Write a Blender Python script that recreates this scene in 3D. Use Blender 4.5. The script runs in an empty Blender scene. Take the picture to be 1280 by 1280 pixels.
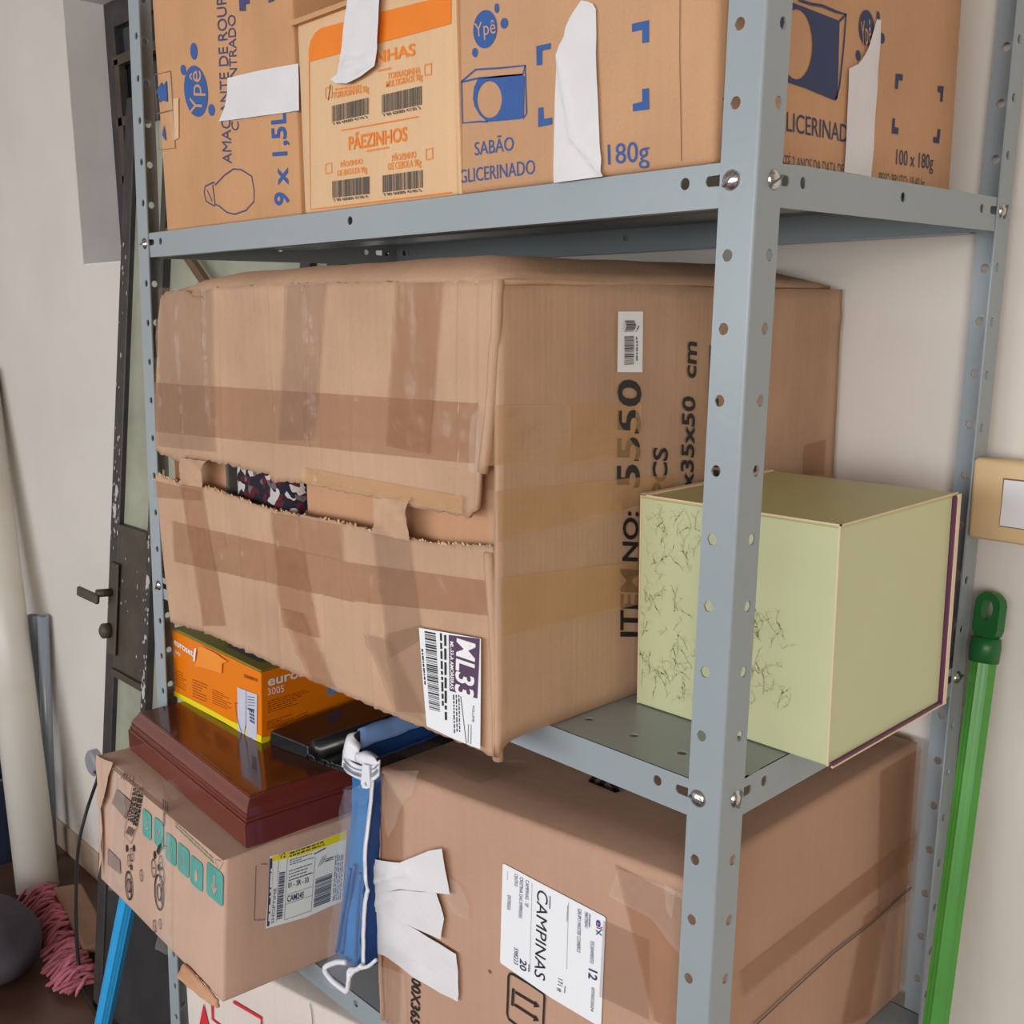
import bpy, bmesh, math, random
from mathutils import Vector, Matrix, noise, geometry

S = bpy.context.scene
COL = S.collection
V = Vector
R = math.radians
random.seed(7)

# ---------------------------------------------------------------- camera, world, lights, exposure
cam_d = bpy.data.cameras.new('camera'); cam = bpy.data.objects.new('camera', cam_d); COL.objects.link(cam)
cam.location = (0.4243, -0.6179, 0.3646); cam.rotation_euler = (1.3820, 0.0063, 0.8068)
cam_d.sensor_width = 36; cam_d.lens = 37.334; cam_d.clip_start = 0.02
S.camera = cam
W_ = bpy.data.worlds.new('world'); S.world = W_; W_.use_nodes = True
bg = W_.node_tree.nodes['Background']; bg.inputs[0].default_value = (0.80, 0.88, 1.0, 1); bg.inputs[1].default_value = 1.0
def area(name, loc, target, sx, sy, power, col):
    d = bpy.data.lights.new(name, 'AREA'); d.shape = 'RECTANGLE'; d.size = sx; d.size_y = sy; d.energy = power; d.color = col
    o = bpy.data.objects.new(name, d); COL.objects.link(o); o.location = loc
    o.rotation_euler = (V(target) - V(loc)).to_track_quat('-Z', 'Y').to_euler(); return o
area('open_gate_daylight', (-0.3, -4.3, 0.6), (-0.5, 0, 0.0), 6.2, 1.1, 140, (0.93, 0.965, 1.0))
area('right_fill_light', (2.7, -2.7, 0.45), (-0.2, 0.1, 0.1), 1.8, 1.3, 72, (1.0, 0.94, 0.86))  # added fill lamp for the right-hand faces; no door stands there
S.view_settings.view_transform = 'Standard'; S.view_settings.look = 'None'
S.view_settings.gamma = 1; S.view_settings.use_curve_mapping = False
S.view_settings.exposure = -0.08

# ---------------------------------------------------------------- materials
def srgb(r, g, b):
    f = lambda c: (c/255/12.92) if c/255 <= .04045 else ((c/255+.055)/1.055)**2.4
    return (f(r), f(g), f(b), 1)
MATS = {}
def mat(name, col, rough=.6, metal=0, var=.0, vscale=8, bump=0, bscale=60, spec=.5, alpha=1, col2=None, coat=0, emit=None):
    if name in MATS: return MATS[name]
    m = bpy.data.materials.new(name); m.use_nodes = True; nt = m.node_tree; b = nt.nodes['Principled BSDF']
    b.inputs['Roughness'].default_value = rough; b.inputs['Metallic'].default_value = metal
    b.inputs['Specular IOR Level'].default_value = spec; b.inputs['Alpha'].default_value = alpha
    b.inputs['Coat Weight'].default_value = coat
    b.inputs['Base Color'].default_value = col
    tc = nt.nodes.new('ShaderNodeTexCoord')
    if var or col2:
        n = nt.nodes.new('ShaderNodeTexNoise'); n.inputs['Scale'].default_value = vscale; n.inputs['Detail'].default_value = 6
        nt.links.new(tc.outputs['Object'], n.inputs['Vector'])
        r = nt.nodes.new('ShaderNodeValToRGB'); r.color_ramp.elements[0].position = .33; r.color_ramp.elements[1].position = .68
        c2 = col2 or tuple(min(1, c*(1+var)) for c in col[:3]) + (1,)
        c1 = col if col2 else tuple(c*(1-var) for c in col[:3]) + (1,)
        r.color_ramp.elements[0].color = c1; r.color_ramp.elements[1].color = c2
        nt.links.new(n.outputs['Fac'], r.inputs['Fac']); nt.links.new(r.outputs['Color'], b.inputs['Base Color'])
    if bump:
        n2 = nt.nodes.new('ShaderNodeTexNoise'); n2.inputs['Scale'].default_value = bscale; n2.inputs['Detail'].default_value = 4
        nt.links.new(tc.outputs['Object'], n2.inputs['Vector'])
        bp = nt.nodes.new('ShaderNodeBump'); bp.inputs['Strength'].default_value = bump; bp.inputs['Distance'].default_value = .004
        nt.links.new(n2.outputs['Fac'], bp.inputs['Height']); nt.links.new(bp.outputs['Normal'], b.inputs['Normal'])
    MATS[name] = m; return m
def card(name, c, var=.07, flute='Z', fl=.035, rough=.85, streak=.045, bstr=.25, bsc=45):
    """corrugated cardboard: mottled kraft paper with faint flutes"""
    if name in MATS: return MATS[name]
    m = mat(name, c, rough, var=var, vscale=9, spec=.25); nt = m.node_tree; b = nt.nodes['Principled BSDF']
    tc = nt.nodes['Texture Coordinate']; sp = nt.nodes.new('ShaderNodeSeparateXYZ'); nt.links.new(tc.outputs['Object'], sp.inputs[0])
    ad = nt.nodes.new('ShaderNodeMath'); ad.operation = 'ADD'
    if flute == 'Z': nt.links.new(sp.outputs['X'], ad.inputs[0]); nt.links.new(sp.outputs['Y'], ad.inputs[1])
    else: nt.links.new(sp.outputs['Z'], ad.inputs[0]); ad.inputs[1].default_value = 0
    mu = nt.nodes.new('ShaderNodeMath'); mu.operation = 'MULTIPLY'; mu.inputs[1].default_value = 2*math.pi/.0065
    si = nt.nodes.new('ShaderNodeMath'); si.operation = 'SINE'
    nt.links.new(ad.outputs[0], mu.inputs[0]); nt.links.new(mu.outputs[0], si.inputs[0])
    mp = nt.nodes.new('ShaderNodeMapping'); mp.inputs['Scale'].default_value = (150, 150, 5) if flute == 'Z' else (5, 5, 150); nt.links.new(tc.outputs['Object'], mp.inputs[0])
    n3 = nt.nodes.new('ShaderNodeTexNoise'); n3.inputs['Scale'].default_value = 1; n3.inputs['Detail'].default_value = 3; nt.links.new(mp.outputs[0], n3.inputs['Vector'])
    mr = nt.nodes.new('ShaderNodeMapRange'); mr.inputs[3].default_value = 1-streak; mr.inputs[4].default_value = 1+streak; nt.links.new(n3.outputs['Fac'], mr.inputs[0])
    n4 = nt.nodes.new('ShaderNodeTexNoise'); n4.inputs['Scale'].default_value = 420; n4.inputs['Detail'].default_value = 2; nt.links.new(tc.outputs['Object'], n4.inputs['Vector'])
    m4 = nt.nodes.new('ShaderNodeMapRange'); m4.inputs[3].default_value = .93; m4.inputs[4].default_value = 1.07; nt.links.new(n4.outputs['Fac'], m4.inputs[0])
    mm = nt.nodes.new('ShaderNodeMath'); mm.operation = 'MULTIPLY'; nt.links.new(mr.outputs[0], mm.inputs[0]); nt.links.new(m4.outputs[0], mm.inputs[1])
    vm = nt.nodes.new('ShaderNodeVectorMath'); vm.operation = 'SCALE'; nt.links.new(nt.nodes['Color Ramp'].outputs['Color'], vm.inputs[0]); nt.links.new(mm.outputs[0], vm.inputs['Scale']); nt.links.new(vm.outputs[0], b.inputs['Base Color'])
    n2 = nt.nodes.new('ShaderNodeTexNoise'); n2.inputs['Scale'].default_value = bsc; n2.inputs['Detail'].default_value = 6
    nt.links.new(tc.outputs['Object'], n2.inputs['Vector'])
    ma = nt.nodes.new('ShaderNodeMath'); ma.operation = 'MULTIPLY_ADD'; ma.inputs[1].default_value = fl
    nt.links.new(si.outputs[0], ma.inputs[0]); nt.links.new(n2.outputs['Fac'], ma.inputs[2])
    bp = nt.nodes.new('ShaderNodeBump'); bp.inputs['Strength'].default_value = bstr; bp.inputs['Distance'].default_value = .002
    nt.links.new(ma.outputs[0], bp.inputs['Height']); nt.links.new(bp.outputs['Normal'], b.inputs['Normal'])
    return m
def film(name, c, mixf=.5, rough=.12, bump=.5, bscale=40, stretch=(1, 1, 1)):
    """translucent packing tape / polythene: part of the light passes straight through"""
    if name in MATS: return MATS[name]
    m = bpy.data.materials.new(name); m.use_nodes = True; nt = m.node_tree; b = nt.nodes['Principled BSDF']
    b.inputs['Base Color'].default_value = c; b.inputs['Roughness'].default_value = rough; b.inputs['Alpha'].default_value = mixf
    b.inputs['Specular IOR Level'].default_value = .6
    tc = nt.nodes.new('ShaderNodeTexCoord'); mp = nt.nodes.new('ShaderNodeMapping'); mp.inputs['Scale'].default_value = stretch
    nt.links.new(tc.outputs['Object'], mp.inputs[0])
    n2 = nt.nodes.new('ShaderNodeTexNoise'); n2.inputs['Scale'].default_value = bscale; n2.inputs['Detail'].default_value = 6; n2.inputs['Distortion'].default_value = .8
    nt.links.new(mp.outputs[0], n2.inputs['Vector'])
    bp = nt.nodes.new('ShaderNodeBump'); bp.inputs['Strength'].default_value = bump; bp.inputs['Distance'].default_value = .004
    nt.links.new(n2.outputs['Fac'], bp.inputs['Height']); nt.links.new(bp.outputs['Normal'], b.inputs['Normal'])
    MATS[name] = m; return m

M_steel = mat('grey_enamel', (.31, .36, .385, 1), .30, var=.05, vscale=3, bump=.04, bscale=150)
M_screw = mat('zinc_screw', (.62, .62, .62, 1), .22, metal=1, bump=.2, bscale=300)
M_slot = mat('slot_dark', (.12, .12, .12, 1), .5)
M_wall = mat('cream_wall', (.75, .70, .64, 1), .8, var=.05, vscale=2.2, bump=.22, bscale=45)
M_ceil = mat('white_ceiling', (.42, .39, .35, 1), .9)
M_ground = mat('paved_ground', (.16, .15, .14, 1), .9)
M_warm = mat('warm_wall', (.56, .38, .24, 1), .85)
M_jamb = mat('grey_plaster', (.84, .81, .80, 1), .85, var=.06, vscale=6, bump=.2, bscale=30)
M_floor = mat('brown_floor', (.075, .035, .024, 1), .35, col2=(.13, .065, .045, 1), vscale=5, bump=.1, bscale=20)
M_base = mat('beige_skirting', (.50, .36, .26, 1), .5, var=.14, vscale=16, bump=.2, bscale=30)
M_iron = mat('old_iron', (.030, .028, .030, 1), .5, col2=(.055, .045, .042, 1), vscale=25, bump=.35, bscale=90)
M_rust = mat('rusty_iron', (.085, .062, .045, 1), .55, col2=(.055, .040, .032, 1), vscale=14, bump=.3, bscale=80)
M_panel = mat('dark_sheet_iron', (.035, .034, .035, 1), .45, var=.2, vscale=10, bump=.1, bscale=60)
M_fleck = mat('paint_fleck', (.55, .50, .48, 1), .7)
M_glass = mat('frosted_glass', (.30, .31, .23, 1), .25, col2=(.42, .43, .33, 1), vscale=7, bump=.5, bscale=14)
M_pane = mat('dark_window_glass', (.015, .02, .023, 1), .1)
C_soft = card('kraft_softener', srgb(202, 154, 112))
C_cream = card('cream_card', srgb(222, 186, 146), var=.03)
C_soap = card('kraft_soap', srgb(200, 156, 120))
C_big = card('kraft_big', srgb(191, 156, 129), var=.10, streak=.07, bstr=.45, bsc=28)
C_bigd = card('kraft_inner', srgb(196, 150, 116), var=.06)
C_shop = card('kraft_shop', srgb(196, 163, 144), var=.06, fl=.01)
C_camp = card('kraft_moving', srgb(188, 150, 127), var=.05, fl=.0)
C_red = card('pale_card', srgb(214, 203, 196), var=.04)
M_tan = film('tan_tape', srgb(172, 120, 82), .36, .24, .5, 34)
M_tan2 = film('gold_tape', srgb(222, 174, 116), .38, .13, .6, 24, (1, 1, 3))
M_clear = film('clear_tape', srgb(235, 225, 215), .13, .10, 1.0, 60)
M_poly = film('clear_polythene', srgb(200, 205, 225), .13, .05, 1.0, 45)
M_grtape = film('grey_clear_tape', srgb(150, 118, 98), .26, .2, .5, 30)
M_mask = mat('white_paper_tape', (.74, .73, .745, 1), .65, var=.03, vscale=20, bump=.6, bscale=28)
M_label = mat('white_label', (.86, .88, .92, 1), .4)
M_label2 = mat('label_paper', (.84, .90, .90, 1), .35)
I_blue = mat('blue_ink', srgb(52, 92, 158), .7, var=.05, vscale=60)
I_navy = mat('violet_ink', srgb(70, 72, 120), .7)
I_navy2 = mat('dark_blue_ink', srgb(52, 62, 100), .7)
I_black = mat('black_ink', (.022, .02, .02, 1), .6)
I_gray = mat('grey_ink', (.10, .09, .085, 1), .7)
I_brown = mat('brown_ink', (.20, .13, .09, 1), .7)
I_orange = mat('orange_ink', srgb(238, 130, 30), .6, var=.04, vscale=30)
I_orl = mat('pale_orange_ink', srgb(240, 150, 70), .7)
I_teal = mat('teal_ink', srgb(88, 160, 150), .7, var=.1, vscale=40)
I_purple = mat('purple_ink', srgb(88, 62, 92), .6)
I_red = mat('red_ink', srgb(205, 40, 52), .6)
I_yellow = mat('yellow_ink', srgb(240, 220, 30), .5)
I_white = mat('white_ink', (.88, .88, .88, 1), .5)
M_green = mat('pale_green_card', srgb(200, 205, 162), .45, var=.03, vscale=5)
M_greent = mat('shaded_green_top', srgb(196, 190, 130), .45)  # box green darkened: the shade under the upper shelf is in the colour
I_leaf = mat('leaf_print', srgb(188, 195, 146), .5)
M_maroon = mat('purple_board', srgb(98, 48, 82), .5)
M_edge = mat('paper_edge', srgb(228, 205, 175), .6)
M_mahog = mat('mahogany', srgb(106, 44, 34), .16, var=.14, vscale=5, coat=.6)
M_mahtop = mat('mahogany_gloss', srgb(84, 42, 28), .13, var=.10, vscale=4, coat=.25)
M_orbox = mat('orange_print', srgb(238, 128, 14), .3, var=.03, vscale=5)
M_orflap = mat('orange_inside', srgb(247, 150, 52), .4)
M_olive = mat('olive_lid', srgb(150, 138, 52), .4, var=.06, vscale=10)
M_dgray = mat('grey_plastic', srgb(88, 86, 96), .4)
M_blackp = mat('black_plastic', (.012, .012, .013, 1), .25, bump=.05, bscale=120)
M_blue = mat('blue_fabric', srgb(28, 118, 182), .45, var=.08, vscale=14, bump=.3, bscale=25)
M_blue2 = mat('shaded_blue_fabric', srgb(20, 60, 118), .5, var=.1, vscale=14)  # darker copy of the bedding blue, with the right side's shade painted in
M_sky = mat('light_blue_vinyl', srgb(112, 146, 200), .22, var=.12, vscale=10, bump=.25, bscale=20)
M_pipe_w = mat('white_binding', (.80, .80, .86, 1), .4, bump=.2, bscale=40)
M_mopg = mat('green_plastic', srgb(74, 150, 58), .35, var=.06, vscale=20)
M_mopd = mat('dark_green_plastic', srgb(28, 104, 46), .4, var=.06, vscale=20, bump=.1, bscale=60)
M_mopb = mat('bright_blue_plastic', srgb(52, 168, 232), .35, var=.05, vscale=20)
M_pvc = mat('pvc_white', (.74, .70, .62, 1), .35, col2=(.64, .52, .40, 1), vscale=4)
M_pvc.node_tree.nodes['Color Ramp'].color_ramp.elements[0].position = .5; M_pvc.node_tree.nodes['Color Ramp'].color_ramp.elements[1].position = .85
M_tube = mat('galvanised_tube', (.34, .39, .46, 1), .35, metal=.25, var=.05)
M_cord = mat('black_rubber', (.012, .012, .014, 1), .5)
M_switch = mat('ivory_plastic', srgb(226, 196, 148), .35, var=.02)
M_key = mat('white_switch_key', (.80, .80, .80, 1), .3)
M_pink = mat('pink_yarn', srgb(196, 116, 126), .9, col2=srgb(158, 82, 98), vscale=30)
M_block = mat('brown_felt', srgb(140, 106, 84), .9, var=.1, vscale=20)
M_sack = mat('grey_sack', srgb(68, 64, 72), .85, var=.12, vscale=14, bump=.3, bscale=50)
M_yel = mat('yellow_plastic', srgb(238, 190, 20), .35)
M_wood = mat('brown_wood', srgb(110, 84, 66), .6, var=.1, vscale=20)
M_gdisc = mat('grey_plastic_cover', srgb(150, 150, 156), .5)
def rug_mat():
    m = bpy.data.materials.new('rug_pattern'); m.use_nodes = True; nt = m.node_tree; b = nt.nodes['Principled BSDF']; b.inputs['Roughness'].default_value = .95
    tc = nt.nodes.new('ShaderNodeTexCoord'); n0 = nt.nodes.new('ShaderNodeTexNoise'); n0.inputs['Scale'].default_value = 30
    nt.links.new(tc.outputs['Object'], n0.inputs['Vector'])
    mx = nt.nodes.new('ShaderNodeMixRGB'); mx.inputs[0].default_value = .02; nt.links.new(tc.outputs['Object'], mx.inputs[1]); nt.links.new(n0.outputs['Color'], mx.inputs[2])
    v = nt.nodes.new('ShaderNodeTexVoronoi'); v.inputs['Scale'].default_value = 140; nt.links.new(mx.outputs[0], v.inputs['Vector'])
    sp = nt.nodes.new('ShaderNodeSeparateColor'); nt.links.new(v.outputs['Color'], sp.inputs[0])
    r = nt.nodes.new('ShaderNodeValToRGB'); cr = r.color_ramp; cr.interpolation = 'CONSTANT'
    cr.elements[0].color = (.012, .010, .022, 1); cr.elements[1].position = .34; cr.elements[1].color = (.10, .008, .018, 1)
    e = cr.elements.new(.66); e.color = (.55, .52, .50, 1); e = cr.elements.new(.8); e.color = (.15, .11, .13, 1); e = cr.elements.new(.9); e.color = (.014, .010, .02, 1)
    nt.links.new(sp.outputs[0], r.inputs['Fac']); nt.links.new(r.outputs['Color'], b.inputs['Base Color'])
    n2 = nt.nodes.new('ShaderNodeTexNoise'); n2.inputs['Scale'].default_value = 500; nt.links.new(tc.outputs['Object'], n2.inputs['Vector'])
    bp = nt.nodes.new('ShaderNodeBump'); bp.inputs['Strength'].default_value = .7; bp.inputs['Distance'].default_value = .002
    nt.links.new(n2.outputs['Fac'], bp.inputs['Height']); nt.links.new(bp.outputs['Normal'], b.inputs['Normal'])
    return m
M_rug = rug_mat()

# ---------------------------------------------------------------- object helpers
def thing(name, label, cat, loc, group=None):
    o = bpy.data.objects.new(name, None); COL.objects.link(o); o.location = loc; o.empty_display_size = .05
    o['label'] = label; o['category'] = cat
    if group: o['group'] = group
    return o
def root_loc(p):
    while p is not None and p.parent is not None: p = p.parent
    return V(p.location) if p is not None else V((0, 0, 0))
def obj(name, bm, m, parent=None, label=None, smooth=False, solid=0, base=None):
    """link a bmesh given in world coordinates as one mesh object"""
    me = bpy.data.meshes.new(name); off = root_loc(parent) if parent else V(base or (0, 0, 0))
    if off.length: bmesh.ops.translate(bm, verts=bm.verts, vec=-off)
    bm.to_mesh(me); bm.free(); me.materials.append(m)
    if smooth:
        for p in me.polygons: p.use_smooth = True
    o = bpy.data.objects.new(name, me); COL.objects.link(o)
    if parent: o.parent = parent
    else: o.location = off
    if label: o['label'] = label
    if solid:
        md = o.modifiers.new('solid', 'SOLIDIFY'); md.thickness = abs(solid); md.offset = -1 if solid > 0 else 1
    return o
def sharp(o, ang=35):
    o.data.set_sharp_from_angle(angle=R(ang)); return o
def struct(o): o['kind'] = 'structure'; return o
def box(bm, x0, x1, y0, y1, z0, z1, bev=0):
    vs = [bm.verts.new(p) for p in ((x0, y0, z0), (x1, y0, z0), (x1, y1, z0), (x0, y1, z0), (x0, y0, z1), (x1, y0, z1), (x1, y1, z1), (x0, y1, z1))]
    fs = [bm.faces.new([vs[i] for i in f]) for f in ((3, 2, 1, 0), (4, 5, 6, 7), (0, 1, 5, 4), (1, 2, 6, 5), (2, 3, 7, 6), (3, 0, 4, 7))]
    if bev:
        es = list({e for f in fs for e in f.edges})
        bmesh.ops.bevel(bm, geom=es, offset=bev, segments=2, affect='EDGES', profile=.5)
def boxm(*a, **k): bm = bmesh.new(); box(bm, *a, **k); return bm
def hexa(c8, bev=0):
    bm = bmesh.new(); vs = [bm.verts.new(p) for p in c8]
    for f in ((3, 2, 1, 0), (4, 5, 6, 7), (0, 1, 5, 4), (1, 2, 6, 5), (2, 3, 7, 6), (3, 0, 4, 7)): bm.faces.new([vs[i] for i in f])
    if bev: bmesh.ops.bevel(bm, geom=list(bm.edges), offset=bev, segments=2, affect='EDGES', profile=.5)
    return bm
def tube(bm, pts, rad, seg=12, cap=True):
    pts = [V(p) for p in pts]; rr = rad if isinstance(rad, (list, tuple)) else [rad]*len(pts); rings = []
    up = V((0, 0, 1)) if abs((pts[-1]-pts[0]).normalized().z) < .9 else V((0, 1, 0))
    for i, p in enumerate(pts):
        d = (pts[min(i+1, len(pts)-1)] - pts[max(i-1, 0)]).normalized(); x = d.cross(up).normalized(); y = d.cross(x).normalized()
        rings.append([bm.verts.new(p + (x*math.cos(2*math.pi*k/seg) + y*math.sin(2*math.pi*k/seg))*rr[i]) for k in range(seg)])
    for a, b in zip(rings, rings[1:]):
        for k in range(seg): bm.faces.new((a[k], a[(k+1) % seg], b[(k+1) % seg], b[k]))
    if cap: bm.faces.new(rings[0][::-1]); bm.faces.new(rings[-1])
    bmesh.ops.recalc_face_normals(bm, faces=bm.faces)
def curve_pts(pts, n=8):
    """Catmull-Rom resample"""
    P = [V(p) for p in pts]; P = [2*P[0]-P[1]] + P + [2*P[-1]-P[-2]]; out = []
    for i in range(1, len(P)-2):
        for k in range(n):
            t = k/n; a, b, c, d = P[i-1:i+3]
            out.append(.5*((2*b) + (c-a)*t + (2*a-5*b+4*c-d)*t*t + (3*b-a-3*c+d)*t**3))
    return out + [P[-2]]
def grid(bm, fn, nu, nv):
    """fn(u,v) -> point; faces wound so that the normal is du x dv"""
    g = [[bm.verts.new(fn(i/nu, j/nv)) for j in range(nv+1)] for i in range(nu+1)]
    for i in range(nu):
        for j in range(nv): bm.faces.new((g[i][j], g[i+1][j], g[i+1][j+1], g[i][j+1]))
    return g
def hexgrid(c8, n=8, r=.004, amp=.0006, freq=6, bulge=None, seed=0):
    """carton: eight corners, softly rounded edges, faint waviness, bulging faces (keys x0 x1 y0 y1 z0 z1)"""
    c = [V(p) for p in c8]; bulge = bulge or {}
    Ls = ((c[1]-c[0]).length, (c[3]-c[0]).length, (c[4]-c[0]).length)
    ts = []
    for l in Ls: e = r/l; ts.append([0, e] + [e + (1-2*e)*k/n for k in range(1, n)] + [1-e, 1])
    def tri(a, b, d): return (c[0]*(1-a)+c[1]*a)*(1-b)*(1-d) + (c[3]*(1-a)+c[2]*a)*b*(1-d) + (c[4]*(1-a)+c[5]*a)*(1-b)*d + (c[7]*(1-a)+c[6]*a)*b*d
    ax = [(c[1]-c[0]).normalized(), (c[3]-c[0]).normalized(), (c[4]-c[0]).normalized()]
    bm = bmesh.new(); vd = {}; m = n+2
    def vert(i, j, k):
        if (i, j, k) in vd: return vd[i, j, k]
        q = [ts[0][i], ts[1][j], ts[2][k]]; ex = [x in (0, m) for x in (i, j, k)]
        qq = list(q)
        if sum(ex) >= 2:
            for d in range(3):
                if ex[d]: qq[d] += (.3 if q[d] == 0 else -.3)*r/Ls[d]
        p = tri(*qq)
        for d in range(3):
            if ex[d]:
                key = 'xyz'[d] + ('0' if q[d] == 0 else '1')
                if key in bulge:
                    o = [q[e] for e in range(3) if e != d]; p = p + ax[d]*(-1 if q[d] == 0 else 1)*bulge[key]*16*o[0]*(1-o[0])*o[1]*(1-o[1])
        p = p + noise.noise_vector(p*freq + V((seed, seed*2, 0)))*amp
        vd[i, j, k] = bm.verts.new(p); return vd[i, j, k]
    for d in range(3):
        e, f = [x for x in range(3) if x != d]
        for side in (0, m):
            for a in range(m):
                for b in range(m):
                    idx = []
                    for (s, t) in ((a, b), (a+1, b), (a+1, b+1), (a, b+1)):
                        w = [0, 0, 0]; w[d] = side; w[e] = s; w[f] = t; idx.append(vert(*w))
                    bm.faces.new(idx)
    bmesh.ops.recalc_face_normals(bm, faces=bm.faces)
    return bm
def brick8(x0, x1, y0, y1, z0, z1): return ((x0, y0, z0), (x1, y0, z0), (x1, y1, z0), (x0, y1, z0), (x0, y0, z1), (x1, y0, z1), (x1, y1, z1), (x0, y1, z1))

# ---------------------------------------------------------------- flat print and tape on faces
class Face:
    def __init__(s, o, a, b=(0, 0, 1), disp=None):
        s.o = V(o); s.a = V(a).normalized(); s.b = V(b).normalized(); s.n = s.a.cross(s.b).normalized(); s.disp = disp
    def at(s, p, off=.0):
        return s.o + s.a*p[0] + s.b*p[1] + s.n*(off + (s.disp(p[0], p[1]) if s.disp else 0))
_T = {}
def text_mesh(t, bold):
    if (t, bold) in _T: return _T[t, bold]
    cu = bpy.data.curves.new('lettering', 'FONT'); cu.body = t; cu.size = 1; cu.resolution_u = 3; cu.offset = .022 if bold else .0
    o = bpy.data.objects.new('lettering', cu); me = bpy.data.meshes.new_from_object(o)
    vs = [tuple(v.co[:2]) for v in me.vertices]; fs = [tuple(p.vertices) for p in me.polygons]
    bpy.data.objects.remove(o); bpy.data.curves.remove(cu); bpy.data.meshes.remove(me)
    _T[t, bold] = (vs, fs); return vs, fs
_cap = None
class Ink:
    """collects flat print on one face into a mesh"""
    def __init__(s, face, off=.0007): s.f = face; s.off = off; s.bm = bmesh.new(); s.old = []
    def cut(s):
        """what follows is a piece of its own"""
        if len(s.bm.verts): s.old.append(s.bm); s.bm = bmesh.new()
        return s
    def poly(s, *loops):
        P = [[s.f.at(p, s.off) for p in l] for l in loops]; flat = [s.bm.verts.new(p) for l in P for p in l]
        for t in geometry.tessellate_polygon([[V((p[0], p[1], 0)) for p in l] for l in loops]):
            try: f = s.bm.faces.new([flat[i] for i in t])
            except ValueError: continue
            f.normal_update()
            if f.normal.dot(s.f.n) < 0: f.normal_flip()
        return s
    def ell(s, c, p, q, n=28):
        c, p, q = V(c), V(p)-V(c), V(q)-V(c)
        s.poly([c + p*math.cos(2*math.pi*k/n) + q*math.sin(2*math.pi*k/n) for k in range(n)]); return s
    def stroke(s, pts, w, close=False):
        P = [V(p) for p in pts]; n = len(P); L_ = []; R_ = []
        for i in range(n):
            a = P[(i-1) % n] if (close or i > 0) else P[i]; b = P[(i+1) % n] if (close or i < n-1) else P[i]
            d = (b-a).normalized() if (b-a).length > 1e-9 else V((1, 0)); k = V((-d.y, d.x))*w/2; L_.append(P[i]+k); R_.append(P[i]-k)
        for i in range(n if close else n-1):
            j = (i+1) % n; vs = [s.bm.verts.new(s.f.at(p, s.off)) for p in (R_[i], R_[j], L_[j], L_[i])]
            s.bm.faces.new(vs)
        return s
    def ring(s, c, p, q, w, n=24):
        c, p, q = V(c), V(p)-V(c), V(q)-V(c)
        return s.stroke([c + p*math.cos(2*math.pi*k/n) + q*math.sin(2*math.pi*k/n) for k in range(n)], w, True)
    def text(s, t, p0, p1, pt, bold=True):
        global _cap
        if _cap is None: _cap = max(v[1] for v in text_mesh('H', False)[0])
        vs, fs = text_mesh(t, bold); s.cut()
        if not vs: return s
        x0 = min(v[0] for v in vs); x1 = max(v[0] for v in vs); p0, p1, pt = V(p0), V(p1), V(pt)
        bv = [s.bm.verts.new(s.f.at(p0 + (p1-p0)*((x-x0)/(x1-x0)) + (pt-p0)*(y/_cap), s.off)) for x, y in vs]
        for f in fs:
            try: s.bm.faces.new([bv[i] for i in f])
            except ValueError: pass
        s.cut(); return s
    def bars(s, p0, p1, pt, n=40, seed=1):
        """barcode: bars stand from the p0-p1 line towards pt"""
        s.cut(); rr = random.Random(seed); p0, p1, pt = V(p0), V(p1), V(pt); e = p1-p0; h = pt-p0; x = 0; un = []
        while len(un) < n: un.append((rr.choice((1, 1, 2, 3)), rr.choice((1, 1, 2))))
        tot = sum(a+b for a, b in un)
        for a, b in un:
            q = [p0+e*(x/tot), p0+e*((x+a)/tot), p0+e*((x+a)/tot)+h, p0+e*(x/tot)+h]; s.poly(q); x += a+b
        s.cut(); return s
    def lines(s, p0, p1, pt, rows=4, seed=1, fill=.55, ragged=.35):
        """unreadably small print: rows of short dashes"""
        rr = random.Random(seed); p0, p1, pt = V(p0), V(p1), V(pt); e = p1-p0; h = pt-p0
        for r in range(rows):
            y = 1-(r+1)/rows; hh = fill/rows; x = 0; end = 1-rr.random()*ragged
            while x < end:
                w = rr.uniform(.04, .14)
                if x+w > 1: break
                s.poly([p0+e*x+h*y, p0+e*(x+w)+h*y, p0+e*(x+w)+h*(y+hh), p0+e*x+h*(y+hh)]); x += w + .025
        return s
    def done(s, name, m, parent, label=None):
        s.cut(); r = None
        for b in s.old: r = obj(name, b, m, parent, label)
        return r
def strip(face, quad, m, parent, name='tape_strip', off=.0008, nu=24, nv=6, wr=.0004, freq=60, label=None, ragged=0, seed=0, thick=0):
    """tape: bilinear quad BL BR TR TL on a face, lightly wrinkled, ends can be torn"""
    q = [V(p) for p in quad]; bm = bmesh.new()
    def fn(u, v):
        uu = u
        if ragged and u in (0, 1): uu = u + ragged*noise.noise(V((v*9+seed, u*7, 1.3)))
        p = (q[0]*(1-uu)+q[1]*uu)*(1-v) + (q[3]*(1-uu)+q[2]*uu)*v
        w = face.at(p, 0); d = (noise.noise(w*freq + V((seed, 0, 0))) + .5)*wr
        return face.at(p, off + max(d, 0))
    grid(bm, fn, nu, nv); return obj(name, bm, m, parent, label, smooth=True, solid=-thick if thick else 0)
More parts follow.
